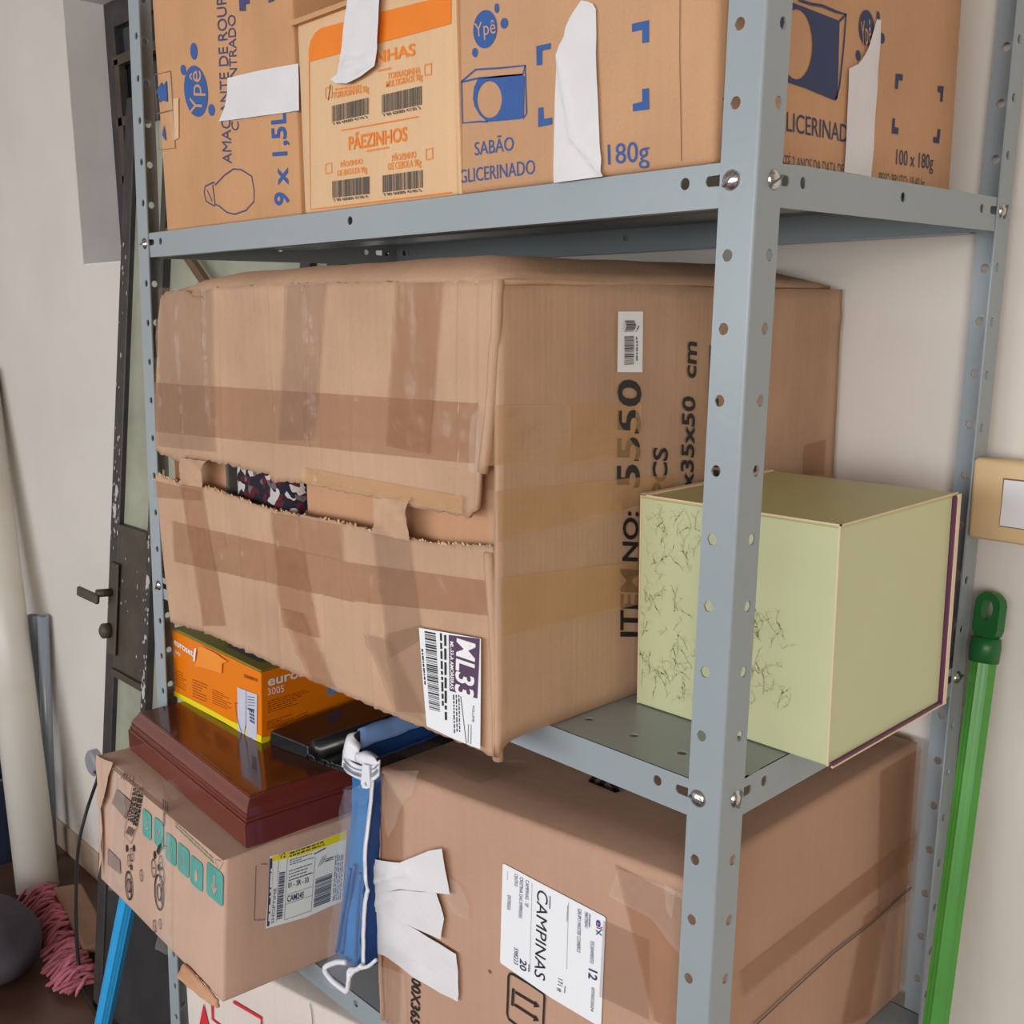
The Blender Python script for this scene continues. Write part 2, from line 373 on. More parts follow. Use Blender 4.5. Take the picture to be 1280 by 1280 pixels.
def sheet(face, outline, m, parent, name, off=.001, wr=.0006, freq=40, cell=.004, label=None, seed=0, ridge=None):
    """torn paper piece: outline polygon filled, then cut up and wrinkled; ridge lines stand proud"""
    I = Ink(face, 0); I.poly(outline); bm = I.bm
    bmesh.ops.triangulate(bm, faces=bm.faces)
    for _ in range(4):
        es = [e for e in bm.edges if e.calc_length() > cell]
        if not es: break
        bmesh.ops.subdivide_edges(bm, edges=es, cuts=1); bmesh.ops.triangulate(bm, faces=bm.faces)
    for v in bm.verts:
        d = wr*(noise.noise(v.co*freq + V((seed, 0, 0))) + .6)
        if ridge:
            l = v.co - face.o; p = V((l.dot(face.a), l.dot(face.b)))
            for a, b, h, w in ridge:
                a, b = V(a), V(b); e = b-a; t = max(0, min(1, (p-a).dot(e)/e.dot(e))); dd = (p-(a+e*t)).length
                d += h*math.exp(-(dd/w)**2)
        v.co += face.n*(off + max(d, 0))
    bmesh.ops.recalc_face_normals(bm, faces=bm.faces)
    if sum((f.normal.dot(face.n) for f in bm.faces)) < 0: bmesh.ops.reverse_faces(bm, faces=bm.faces)
    return obj(name, bm, m, parent, label, smooth=True)

# ---------------------------------------------------------------- the room
FLOOR = -1.225; WALL = .447
bm = bmesh.new(); box(bm, -6, 3, -5, WALL+.3, FLOOR-.1, FLOOR); struct(obj('floor', bm, M_floor))
struct(obj('ground', boxm(-40, 40, -60, -5, FLOOR-.15, FLOOR-.02), M_ground)); struct(obj('wall_front', boxm(-4.4, 3.0, -4.6, -4.5, 1.15, 1.55), M_wall))
struct(obj('ceiling', boxm(-4.4, 3.0, -4.5, WALL+.2, 1.45, 1.55), M_ceil)); struct(obj('wall_left', boxm(-4.4, -4.2, -4.5, WALL, FLOOR, 1.45), M_wall)); struct(obj('wall_right', boxm(2.8, 3.0, -4.5, WALL, FLOOR, 1.45), M_warm))
bm = bmesh.new()                                   # back wall with a window opening x -2.172..-1.05, z .475..1.08
wx0, wx1, wz0, wz1 = -2.172, -1.05, .475, 1.075
for (a, b, c, d) in ((-6, wx0, FLOOR, 2.2), (wx1, 3, FLOOR, 2.2), (wx0, wx1, FLOOR, wz0), (wx0, wx1, wz1, 2.2)): box(bm, a, b, WALL, WALL+.22, c, d)
bmesh.ops.remove_doubles(bm, verts=bm.verts, dist=1e-5)
wall = struct(obj('wall_back', bm, M_wall))
bm = boxm(-6, -.96, WALL-.008, WALL, FLOOR, FLOOR+.087, bev=.002); struct(obj('baseboard_back', bm, M_base))
# plastered reveal lining of the window recess
bm = bmesh.new(); d0 = WALL+.001; d1 = WALL+.098
box(bm, wx0, wx0+.002, d0, d1, wz0, wz1); box(bm, wx1-.002, wx1, d0, d1, wz0, wz1); box(bm, wx0, wx1, d0, d1, wz1-.002, wz1)
box(bm, wx0, wx1, d0, d1, wz0, wz0+.002)
struct(obj('trim_1', bm, M_jamb))
# iron casement in the opening
win = bpy.data.objects.new('window_1', None); COL.objects.link(win); win.location = (wx0, WALL+.1, wz0); win['kind'] = 'structure'
yb = WALL+.095
def wbar(n, x0, x1, z0, z1, t=.03, y=yb): return obj(n, boxm(x0, x1, y, y+t, z0, z1, bev=.002), M_iron, win)
wbar('stile', wx0+.002, wx0+.05, wz0+.002, wz1-.002); wbar('stile', wx1-.05, wx1-.002, wz0+.002, wz1-.002)
wbar('rail', wx0+.05, wx1-.05, wz1-.06, wz1-.002); wbar('rail', wx0+.05, wx1-.05, wz0+.002, wz0+.04)
for i in range(1, 4): wbar('glazing_bar', wx0+.05+i*.255, wx0+.07+i*.255, wz0+.04, wz1-.06, .02)
for z in (.66, .79, .925): obj('glazing_bar', boxm(wx0+.05, wx1-.05, yb-.012, yb+.006, z, z+.022, bev=.002), M_rust, win)
obj('glazing_bar', boxm(wx0+.062, wx0+.086, yb-.012, yb+.006, wz0+.04, .94, bev=.002), M_rust, win)
obj('pane', boxm(wx0+.04, wx1-.04, yb+.012, yb+.017, wz0+.03, wz1-.03), M_pane, win)

# light switch on the wall, just right of the shelf
sw = thing('light_switch', 'cream wall switch with one white rocker beside the rear shelf post', 'switch', (.07, WALL, .18))
obj('housing', boxm(.012, .125, .408, WALL, .1475, .2185, bev=.004), M_switch, sw)
bm = boxm(.0015, .132, .396, .409, .144, .2225); bmesh.ops.bevel(bm, geom=list(bm.edges), offset=.0045, segments=3, affect='EDGES', profile=.5)
obj('cover_plate', bm, M_switch, sw, smooth=True)
bm = bmesh.new()
bm2 = hexa(((.0325, .3975, .161), (.058, .3975, .161), (.058, .3985, .2045), (.0325, .3985, .2045), (.0325, .393, .161), (.058, .393, .161), (.058, .3955, .2045), (.0325, .3955, .2045)))
bm.free(); bmesh.ops.recalc_face_normals(bm2, faces=bm2.faces)
obj('rocker_key', bm2, M_key, sw, 'white rocker key of the switch')
obj('blank_insert', boxm(.061, .092, .3945, .3975, .161, .2045, bev=.0006), M_switch, sw)
obj('key_gap', boxm(.0313, .0932, .3957, .3964, .1595, .206), I_brown, sw)

# ---------------------------------------------------------------- steel shelving
WX, DY, FW, IN_ = .937, .422, .030, .0204
shx, shy = .010, .0259
def lean(p): return V((p[0]+shx*p[2], p[1]+shy*p[2], p[2]))
def quad_out(bm, ps, out):
    f = bm.faces.new([bm.verts.new(p) for p in ps]); f.normal_update()
    if f.normal.dot(out) < 0: f.normal_flip()
def cell(bm, P, s0, s1, t0, t1, cs, ct, r, out, h=0):
    """sheet cell [s0,s1]x[t0,t1] with a round hole or a slot (half length h along s)"""
    O = []
    for k in range(4): O.append((s0+(s1-s0)*k/4, t0))
    for k in range(4): O.append((s1, t0+(t1-t0)*k/4))
    for k in range(4): O.append((s1-(s1-s0)*k/4, t1))
    for k in range(4): O.append((s0, t1-(t1-t0)*k/4))
    I_ = []
    for (s, t) in O:
        a = math.atan2(t-ct, s-cs); c, q = math.cos(a), math.sin(a)
        I_.append((cs + r*c + (h*(1 if c > .05 else -1 if c < -.05 else 0)), ct + r*q))
    for k in range(16):
        j = (k+1) % 16; quad_out(bm, [P(*O[k]), P(*O[j]), P(*I_[j]), P(*I_[k])], out)
shelfu = thing('metal_shelving_unit', 'grey enamelled steel shelving unit with perforated angle posts and three loaded shelves in view', 'shelf unit', (-WX/2, DY/2, FLOOR))
K0, K1 = -24, 15
def post(cx, cy, sx, sy, in_x, in_y):
    """angle post: corner at cx,cy; one flange runs along sx (in x), the other along sy (in y)"""
    bm = bmesh.new(); ox = V((0, -sy, 0)); oy = V((-sx, 0, 0)); c = .0022
    Px = lambda s, z: lean((cx+sx*s, cy, z)); Py = lambda s, z: lean((cx, cy+sy*s, z))
    for k in range(K0, K1+1):
        z = k*.05; a, b = max(z-.025, FLOOR), z+.025
        cell(bm, Px, c, FW, a, b, in_x, z, .0042, ox); cell(bm, Py, c, FW, a, b, in_y, z, .0042, oy)
        pr = [(c, 0), (c*.5, c*.134), (c*.134, c*.5), (0, c)]
        for (u0, w0), (u1, w1) in zip(pr, pr[1:]):
            Q = lambda u, w, z: lean((cx+sx*u, cy+sy*w, z))
            quad_out(bm, [Q(u0, w0, a), Q(u1, w1, a), Q(u1, w1, b), Q(u0, w0, b)], ox+oy)
    bmesh.ops.remove_doubles(bm, verts=bm.verts, dist=1e-5)
    return obj('post', bm, M_steel, shelfu, solid=.0016)
post(0, 0, -1, 1, IN_, IN_); post(-WX, 0, 1, 1, IN_, IN_); post(0, DY, -1, -1, .0193, IN_); post(-WX, DY, 1, -1, .0193, IN_)
def shelf(zc, holes=True):
    """pressed pan: top sheet, four lips with slots and holes, stiffening channel"""
    bm = bmesh.new(); z0, z1 = zc-.015, zc+.015; dx, dy = shx*zc, shy*zc
    x0, x1, y0, y1 = -WX+.0019+dx, -.0019+dx, .0019+dy, DY-.0019+dy
    def lip(P, L, out):
        zm = zc+.0035
        xs = [(0, .05, .0285, .0085), (.05, .07, .059, 0), (L/2-.02, L/2+.02, L/2, 0), (L-.07, L-.05, L-.059, 0), (L-.05, L, L-.0285, .0085)]
        prev = 0
        for a, b, c, h in xs:
            if a > prev+1e-6: quad_out(bm, [P(prev, z0), P(a, z0), P(a, z1), P(prev, z1)], out)
            cell(bm, P, a, b, z0, z1, c, zm, .0042, out, h); prev = b
    lip(lambda s, z: V((x0+s, y0, z)), x1-x0, V((0, -1, 0))); lip(lambda s, z: V((x0+s, y1, z)), x1-x0, V((0, 1, 0)))
    lip(lambda s, z: V((x0, y0+s, z)), y1-y0, V((-1, 0, 0))); lip(lambda s, z: V((x1, y0+s, z)), y1-y0, V((1, 0, 0)))
    up = V((0, 0, 1)); ya, yb2 = y0+.02, y0+.05; n = 18; xs = [x1-.0367-.0505*k for k in range(n)]
    quad_out(bm, [V((x0, y0, z1)), V((x1, y0, z1)), V((x1, ya, z1)), V((x0, ya, z1))], up)
    quad_out(bm, [V((x0, yb2, z1)), V((x1, yb2, z1)), V((x1, y1, z1)), V((x0, y1, z1))], up)
    P = lambda s, t: V((s, t, z1)); quad_out(bm, [P(xs[0], ya), P(x1, ya), P(x1, yb2), P(xs[0], yb2)], up)
    quad_out(bm, [P(x0, ya), P(xs[-1], ya), P(xs[-1], yb2), P(x0, yb2)], up)
    for a, b in zip(xs[1:], xs): cell(bm, P, a, b, ya, yb2, (a+b)/2, y0+.035, .0042, up)
    bmesh.ops.remove_doubles(bm, verts=bm.verts, dist=1e-5)
    o = obj('shelf', bm, M_steel, shelfu, solid=.0012)
    # return flanges under the lips and the stiffening channel
    b2 = bmesh.new(); t = .0012
    box(b2, x0+.03, x1-.03, y0+.0015, y0+.013, z0+.0002, z0+.0002+t); box(b2, x0+.03, x1-.03, y1-.013, y1-.0015, z0+.0002, z0+.0002+t)
    ym = (y0+y1)/2
    box(b2, x0+.01, x1-.01, ym-.03, ym+.03, z1-.014, z1-.0013, bev=.003)
    obj('stiffener', b2, M_steel, shelfu)
    return o
ZS = (.4475, -.003, -.405, -.84)
for z in ZS: shelf(z)
# screws: dome head with a slot
def bolt_mesh():
    bm = bmesh.new(); r = .0072; prof = [(0, .0036), (.0022, .0034), (.0044, .0026), (.0062, .0013), (.0072, 0), (.0072, -.0006)]
    rings = []
    for (rr, h) in prof: rings.append([bm.verts.new((rr*math.cos(2*math.pi*k/18), rr*math.sin(2*math.pi*k/18), h)) for k in range(18)] if rr else [bm.verts.new((0, 0, h))])
    for a, b in zip(rings, rings[1:]):
        for k in range(18):
            j = (k+1) % 18
            if len(a) == 1: bm.faces.new((a[0], b[k], b[j]))
            else: bm.faces.new((a[k], b[k], b[j], a[j]))
    me = bpy.data.meshes.new('bolt'); bm.to_mesh(me); bm.free(); me.materials.append(M_screw)
    for p in me.polygons: p.use_smooth = True
    b2 = bmesh.new(); box(b2, -.0064, .0064, -.0007, .0007, .0006, .00375); m2 = bpy.data.meshes.new('slot'); b2.to_mesh(m2); b2.free(); m2.materials.append(M_slot)
    return me, m2
BM_, SM_ = bolt_mesh(); base = V(shelfu.location)
def bolt(p, n, ang):
    o = bpy.data.objects.new('bolt', BM_); COL.objects.link(o); o.parent = shelfu
    o.matrix_local = Matrix.Translation(lean(p) - base) @ V(n).to_track_quat('Z', 'Y').to_matrix().to_4x4() @ Matrix.Rotation(R(ang), 4, 'Z')
    s = bpy.data.objects.new('slot', SM_); COL.objects.link(s); s.parent = o
for i, z in enumerate((.45, 0, -.40)):
    bolt((-IN_, -.0004, z), (0, -1, 0), (40, -8, 30)[i]); bolt((.0004, IN_, z), (1, 0, 0), (25, 70, 10)[i])
    bolt((-WX+IN_, -.0004, z), (0, -1, 0), (10, 60, 45)[i]); bolt((.0004, DY-IN_, z), (1, 0, 0), (70, 15, 30)[i])
    bolt((-.0193, DY+.0004, z), (0, 1, 0), 20); bolt((-WX+.0193, DY+.0004, z), (0, 1, 0), 20)
    bolt((-WX-.0004, IN_, z), (-1, 0, 0), 20); bolt((-WX-.0004, DY-IN_, z), (-1, 0, 0), 20)

# ---------------------------------------------------------------- top shelf cartons
T0 = .4625
def logo(I, c, p, q, dots):
    I.ell(c, p, q).cut()
    for a, b, d in dots: I.ell(a, b, d, 16).cut()
# softener carton
sb = thing('cardboard_box', 'brown carton with blue print turned on its side, far left of the top shelf', 'box', (-.70, .2, T0))
obj('carton', hexgrid(brick8(-.856, -.553, .0150, .37, T0, .752), 6, .003, .0002), C_soft, sb, smooth=True)
f = Face((-0.855,0.015,0.4625),(1,0,0))
I = Ink(f); logo(I, (0.0949,0.1509),(0.1225,0.1451),(0.0956,0.1788), [((0.0958,0.1941),(0.1039,0.1925),(0.0963,0.2032)), ((0.0682,0.1782),(0.0747,0.1769),(0.0683,0.1839)), ((0.1289,0.126),(0.1362,0.1248),(0.1291,0.1324))])
I.done('printed_logo', I_blue, sb)
Ink(f, .0010).text('Ypê', (0.1076,0.1239),(0.11,0.1709),(0.0799,0.1282), False).done('logo_lettering', C_soft, sb)
I = Ink(f); I.text('AMACIANTE DE ROUPA', (0.1675,0.0638),(0.174,0.2485),(0.1476,0.0663), False); I.text('CONCENTRADO', (0.1864,0.0968),(0.1912,0.2155),(0.1708,0.0989), False)
I.poly([(0.2009,0.2171),(0.2136,0.2147),(0.2133,0.2212),(0.2219,0.2205),(0.2219,0.2255),(0.2011,0.2286)]); I.poly([(0.2587,0.2139),(0.2698,0.2136),(0.2698,0.2193),(0.2618,0.2209)])
I.stroke([(0.1037,0.0449),(0.1253,0.0478),(0.1272,0.0443),(0.1501,0.0533),(0.1702,0.0579),(0.1864,0.0559),(0.2085,0.0467),(0.2123,0.0319),(0.2111,0.0201),(0.1926,0.0116),(0.1676,0.0092),(0.1511,0.0122),(0.132,0.0213),(0.1235,0.023),(0.1233,0.0211),(0.104,0.0281),(0.1004,0.0382)], .0016, True)
I.stroke([(0.1215,0.0454),(0.1247,0.0229)], .0016); I.stroke([(0.1079,0.0404),(0.1181,0.027)], .0012)
I.done('printed_lettering', I_navy, sb)
I = Ink(f); I.text('9 x 1,5L', (0.2806,0.0107),(0.2814,0.1061),(0.2536,0.0126)); I.done('printed_volume', I_blue, sb)
I = Ink(f); I.stroke([(-0.0049,0.1843),(0.0367,0.1819),(0.0364,0.0947),(-0.0047,0.0968)], .0016, True); I.stroke([(-0.005,0.1391),(0.0368,0.138)], .0015)
I.done('printed_frame', I_brown, sb)
I = Ink(f, .0014); I.poly([(-0.0026,0.1639),(0.0133,0.1731),(0.0158,0.1679),(0.0263,0.1728),(0.0254,0.1486),(0.0116,0.1522),(0.0033,0.1505),(0.0058,0.1579)]); I.poly([(0.0058,0.1131),(0.0127,0.1245),(0.0151,0.1048),(0.0093,0.1098)])
I.done('printed_arrow', I_blue, sb)
sheet(f, [(0.0404,0.15),(0.0542,0.1492),(0.0481,0.1049),(0.037,0.1033)], C_cream, sb, 'tape_strip', label='pale tape scrap')
sheet(f, [(0.1714,0.1536),(0.2404,0.151),(0.312,0.1463),(0.3112,0.1015),(0.256,0.1046),(0.2025,0.1076),(0.1471,0.1113),(0.161,0.1244),(0.1682,0.1392)], M_mask, sb, 'tape_strip', off=.0018, wr=.001, label='white masking tape')
strip(f, [(0.0281,0.176),(0.0395,0.1754),(0.0434,0.1031),(0.0318,0.1033)], M_clear, sb, off=.0018)

# bread carton
cb = thing('cardboard_box', 'cream carton with an orange band and four barcodes between two brown cartons', 'box', (-.42, .16, T0))
obj('carton', hexgrid(brick8(-.5385, -.2995, .0100, .32, T0, .645), 6, .003, .0002), C_cream, cb, smooth=True)
f = Face((-0.5385,0.01,0.4625),(1,0,0))
obj('flap', hexa(((-.540, .004, .642), (-.300, .004, .644), (-.300, .2, .654), (-.540, .2, .648), (-.541, .004, .647), (-.300, .004, .648), (-.300, .2, .658), (-.541, .2, .652))), C_soft, cb, 'raised brown top flap')
obj('flap', hexa(((-.538, .22, .645), (-.3, .22, .645), (-.3, .224, .645), (-.538, .224, .645), (-.538, .30, .75), (-.3, .30, .75), (-.3, .304, .75), (-.538, .304, .75))), C_soft, cb, 'raised brown top flap')
I = Ink(f); I.poly([(0.0196,0.1434),(0.02,0.1534),(0.0241,0.1619),(0.0325,0.168),(0.0435,0.1706),(0.1487,0.1664),(0.2365,0.1622),(0.2359,0.1393)]); I.stroke([(0.0201,0.1434),(0.0122,0.003),(0.2323,0.0023)], .0012); I.done('printed_band', I_orange, cb)
I = Ink(f); I.text('PÃEZINHAS', (0.0701,0.127),(0.1871,0.1225),(0.0703,0.1365)); I.text('PÃEZINHOS', (0.0821,0.0536),(0.1723,0.0522),(0.0824,0.0653))
I.stroke([(0.0708,0.0728),(0.1891,0.0705)], .0011); I.done('printed_lettering', I_orange, cb)
I = Ink(f)
for t, a, b, c in (('PÃOZINHO', (0.0675,0.0393),(0.1037,0.0388),(0.0677,0.0439)), ('DE BATATA 90g', (0.0619,0.0314),(0.1104,0.0307),(0.0622,0.0365)), ('PÃOZINHO', (0.1495,0.0366),(0.185,0.0363),(0.1493,0.0419)), ('DE CEBOLA 90g', (0.1431,0.0294),(0.1915,0.0288),(0.1433,0.0352)),
                   ('TORRADINHA', (0.146,0.1084),(0.1935,0.1065),(0.1462,0.1136)), ('MULTIGRÃOS 90g', (0.1438,0.1016),(0.1961,0.1007),(0.144,0.1068)), ('TORRADINHAS 90g', (0.0589,0.1038),(0.117,0.102),(0.0589,0.1093))): I.text(t, a, b, c)
I.lines((0.1102,0.0488),(0.1488,0.0483),(0.11,0.052), 1, 3); I.lines((0.1313,0.1169),(0.1519,0.1163),(0.131,0.12), 1, 4); I.lines((0.0628,0.1106),(0.1075,0.108),(0.0626,0.1138), 1, 4)
for k in ([(0.1993,0.1122),(0.2085,0.112),(0.2083,0.1034),(0.1993,0.1036)], [(0.0469,0.1152),(0.058,0.1147),(0.0573,0.1054),(0.0467,0.1057)], [(0.042,0.0443),(0.0524,0.0445),(0.0523,0.0355),(0.0418,0.0353)], [(0.199,0.0416),(0.2077,0.0418),(0.2077,0.0331),(0.199,0.0331)]): I.cut().stroke(k, .0016, True)
I.done('printed_small_lettering', I_orl, cb)
I = Ink(f)
for k, (a, b, c) in enumerate((((0.0558,0.0825),(0.1171,0.0821),(0.0564,0.0972)), ((0.1363,0.0805),(0.1954,0.08),(0.1367,0.0961)), ((0.052,0.0113),(0.1141,0.0105),(0.0526,0.0272)), ((0.1337,0.0101),(0.1944,0.0096),(0.1341,0.0253)))):
    I.bars(a, b, c, 34, k+3)
    up = (V(c)-V(a))*.16; dn = V(a) - (V(c)-V(a))*.22
    I.text('7 89 60089 41%d0 %d' % (k+1, k+2), dn+(V(b)-V(a))*.05, dn+(V(b)-V(a))*.97, dn+up, True)
I.stroke([(0.0556,0.1171),(0.0508,0.1031)], .0012)
I.done('barcode', I_gray, cb)
# white paper tape hanging over the top edge
sheet(f, [(0.0996,0.1914),(0.1474,0.1859),(0.1437,0.1551),(0.1404,0.1344),(0.1353,0.1206),(0.1165,0.1155),(0.0925,0.1117),(0.0735,0.115),(0.0654,0.1193),(0.0769,0.123),(0.0839,0.1439),(0.0919,0.1689)], M_mask, cb, 'tape_strip', off=.006, wr=.002, label='white masking tape hanging over the edge', ridge=[((0.0887,0.1293),(0.1261,0.1286), .002, .003), ((0.1041,0.1185),(0.1316,0.124), .002, .002)])

# soap carton
kb = thing('cardboard_box', 'large brown carton with blue soap bar drawing, right end of top shelf', 'box', (-.165, .2, T0))
obj('carton', hexgrid(brick8(-.2975, -.0310, .0120, .381, T0, .70), 6, .005, .0002), C_soap, kb, smooth=True)
f = Face((-0.297,0.012,0.4625),(1,0,0)); g = Face((-0.031,0.012,0.4625),(0,1,0))
obj('side_tab', hexgrid(((-.2990, .011, T0), (-.2945, .0105, T0), (-.2945, .02, T0), (-.2990, .02, T0), (-.3035, .011, .70), (-.299, .0105, .70), (-.299, .02, .70), (-.3035, .02, .70)), 2, .001, .0005), C_cream, kb)
I = Ink(f); logo(I, (0.0344,0.1281),(0.0488,0.1269),(0.0344,0.1134), [((0.0487,0.1415),(0.0514,0.1412),(0.0489,0.1378)), ((0.0574,0.1285),(0.0618,0.1281),(0.0576,0.1245)), ((0.0217,0.1122),(0.0252,0.1121),(0.022,0.1085))])
I.poly([(0.0251,0.0911),(0.0519,0.0896),(0.0782,0.0867),(0.0805,0.0837),(0.0794,0.055),(0.0751,0.0529),(0.0363,0.0554),(0.0271,0.0617),(0.0203,0.0699),(0.0185,0.0762),(0.02,0.0849)], [(0.0541,0.0707),(0.0535,0.0671),(0.052,0.0638),(0.0496,0.0611),(0.0464,0.0592),(0.0427,0.0582),(0.0388,0.0582),(0.0348,0.0592),(0.0311,0.0612),(0.0279,0.0639),(0.0255,0.0673),(0.024,0.071),(0.0235,0.0749),(0.0241,0.0786),(0.0258,0.0819),(0.0283,0.0846),(0.0315,0.0864),(0.0353,0.0873),(0.0392,0.0872),(0.0431,0.0861),(0.0467,0.0842),(0.0498,0.0814),(0.0522,0.0781),(0.0536,0.0745)])
for k in ([(0.0938,0.1049),(0.1094,0.1047),(0.1094,0.1005),(0.1001,0.1006),(0.1001,0.0904),(0.0943,0.0906)], [(0.0959,0.0586),(0.1012,0.0586),(0.102,0.0495),(0.1111,0.0495),(0.1111,0.0445),(0.0958,0.0442)], [(0.1913,0.1035),(0.2068,0.1033),(0.2071,0.0885),(0.2011,0.0889),(0.2009,0.098),(0.1915,0.0981)], [(0.2018,0.0576),(0.2078,0.0574),(0.2084,0.0429),(0.1935,0.0434),(0.193,0.0485),(0.202,0.0489)]): I.cut().poly(k)
I.cut()
I.stroke([(0.0042,0.092),(0.0221,0.0988),(0.052,0.0953),(0.0811,0.0927),(0.0826,0.056),(0.078,0.0527)], .0014); I.stroke([(0.0042,0.092),(0.0047,0.0584),(0.027,0.0569),(0.0363,0.0556)], .0014); I.stroke([(0.0042,0.0916),(0.026,0.0915),(0.0519,0.0888),(0.0782,0.0864),(0.0816,0.0926)], .0014)
I.done('printed_logo', I_blue, kb)
Ink(f, .0010).text('Ypê', (0.0226,0.1238),(0.0479,0.1228),(0.0216,0.1347), False).done('logo_lettering', C_soap, kb)
I = Ink(f); I.text('SABÃO', (0.0199,0.0303),(0.0676,0.0297),(0.0197,0.0409), False); I.text('GLICERINADO', (0.0003,0.0094),(0.0921,0.0089),(-0.0001,0.0204), False)
I.text('100 x', (0.1243,0.0086),(0.1637,0.008),(0.1234,0.0234), False); I.text('180g', (0.1699,0.0084),(0.2092,0.0072),(0.1691,0.0228), False); I.done('printed_lettering', I_blue, kb)
I = Ink(f, .0008); I.stroke([(0.2342,0.1136),(0.235,0.0745),(0.2371,0.037),(0.2385,0.004)], .0006); I.done('fold_line', I_brown, kb)
sheet(f, [(0.1431,0.1285),(0.1498,0.1263),(0.1545,0.124),(0.1575,0.1196),(0.1586,0.0883),(0.1608,0.0602),(0.1635,0.0236),(0.1654,0.0126),(0.1649,0.0066),(0.1667,0),(0.1152,-0.0004),(0.1145,0.0135),(0.1161,0.0526),(0.117,0.0801),(0.118,0.0963),(0.121,0.1012),(0.1259,0.1058),(0.1278,0.1122),(0.1317,0.1175),(0.1346,0.1209),(0.1393,0.1253)], M_mask, kb, 'tape_strip', off=.0018, wr=.0012, label='white masking tape with a folded corner', ridge=[((0.119,0.0934),(0.1281,0.0593), .0022, .002), ((0.1281,0.0593),(0.1352,0.0309), .002, .0018), ((0.1352,0.0309),(0.1653,0.0025), .0022, .0018)])
# right end of the soap carton
I = Ink(g); logo(I, (0.1979,0.1198),(0.21,0.1209),(0.1964,0.1329), [((0.2154,0.1314),(0.218,0.1315),(0.2149,0.1352)), ((0.2235,0.1161),(0.2282,0.1165),(0.223,0.1203)), ((0.187,0.0977),(0.1907,0.0979),(0.1865,0.1016))])
I.poly([(0.054,0.1107),(0.0856,0.1193),(0.1562,0.118),(0.1588,0.0622),(0.1545,0.0599),(0.1106,0.0634),(0.0779,0.0647),(0.0546,0.0642)], [(0.1191,0.0954),(0.1189,0.0889),(0.1172,0.0827),(0.1141,0.0771),(0.1098,0.0726),(0.1047,0.0694),(0.0992,0.0678),(0.0935,0.0679),(0.0882,0.0696),(0.0835,0.0728),(0.0798,0.0773),(0.0772,0.0827),(0.0761,0.0887),(0.0763,0.0949),(0.078,0.1009),(0.0809,0.1064),(0.085,0.1108),(0.0898,0.1141),(0.0953,0.1158),(0.1009,0.116),(0.1063,0.1145),(0.1111,0.1115),(0.1151,0.107),(0.1178,0.1016)])
for k in ([(0.2503,0.0928),(0.2622,0.0938),(0.2625,0.0888),(0.2555,0.0884),(0.255,0.0811),(0.2505,0.0808)], [(0.3283,0.0935),(0.3393,0.0943),(0.339,0.0811),(0.3346,0.0809),(0.3347,0.0882),(0.3288,0.0882)], [(0.2493,0.0575),(0.2531,0.0576),(0.2537,0.0506),(0.2604,0.0507),(0.2603,0.0455),(0.2491,0.0452)], [(0.3335,0.0576),(0.3386,0.0576),(0.3377,0.0455),(0.3262,0.0455),(0.3263,0.0502),(0.333,0.0502)]): I.cut().poly(k)
I.cut()
I.stroke([(0.0974,0.1225),(0.1139,0.1227),(0.1307,0.1243),(0.1512,0.1236),(0.1655,0.1243),(0.1641,0.0997),(0.1609,0.0714),(0.1559,0.0604)], .002); I.stroke([(0.1562,0.118),(0.1655,0.1243)], .002)
I.done('printed_logo', I_navy2, kb)
Ink(g, .0010).text('Ypê', (0.1907,0.1045),(0.2061,0.1099),(0.1874,0.1225), False).done('logo_lettering', C_soap, kb)
I = Ink(g); I.text('LICERINADO', (0.0885,0.0304),(0.1917,0.0308),(0.088,0.0437), False); I.text('G', (0.0752,0.0297),(0.0858,0.0301),(0.0746,0.0442), False); I.text('S', (0.008,0.0355),(0.0166,0.0355),(0.0076,0.0449), False)
I.text('100 x 180g', (0.2596,0.0211),(0.3289,0.0225),(0.2591,0.0334), False); I.done('printed_lettering', I_navy2, kb)
I = Ink(g); I.text('ATÉ 2 ANOS DA DATA DE', (0.0823,0.0047),(0.1738,0.0053),(0.0817,0.0132), False); I.text('PESO BRUTO: 19,40 kg', (0.2323,0.0039),(0.315,0.0053),(0.2313,0.0123), False); I.done('printed_small_lettering', I_gray, kb)
sheet(g, [(0.2115,0.1283),(0.2183,0.1289),(0.2188,0.1141),(0.2175,0.091),(0.217,0.0445),(0.2156,0.0074),(0.172,0.0076),(0.1719,0.0323),(0.1717,0.0854),(0.1852,0.0907),(0.1939,0.0982),(0.2001,0.1055)], M_mask, kb, 'tape_strip', off=.0018, wr=.0006, label='white masking tape torn at the top')

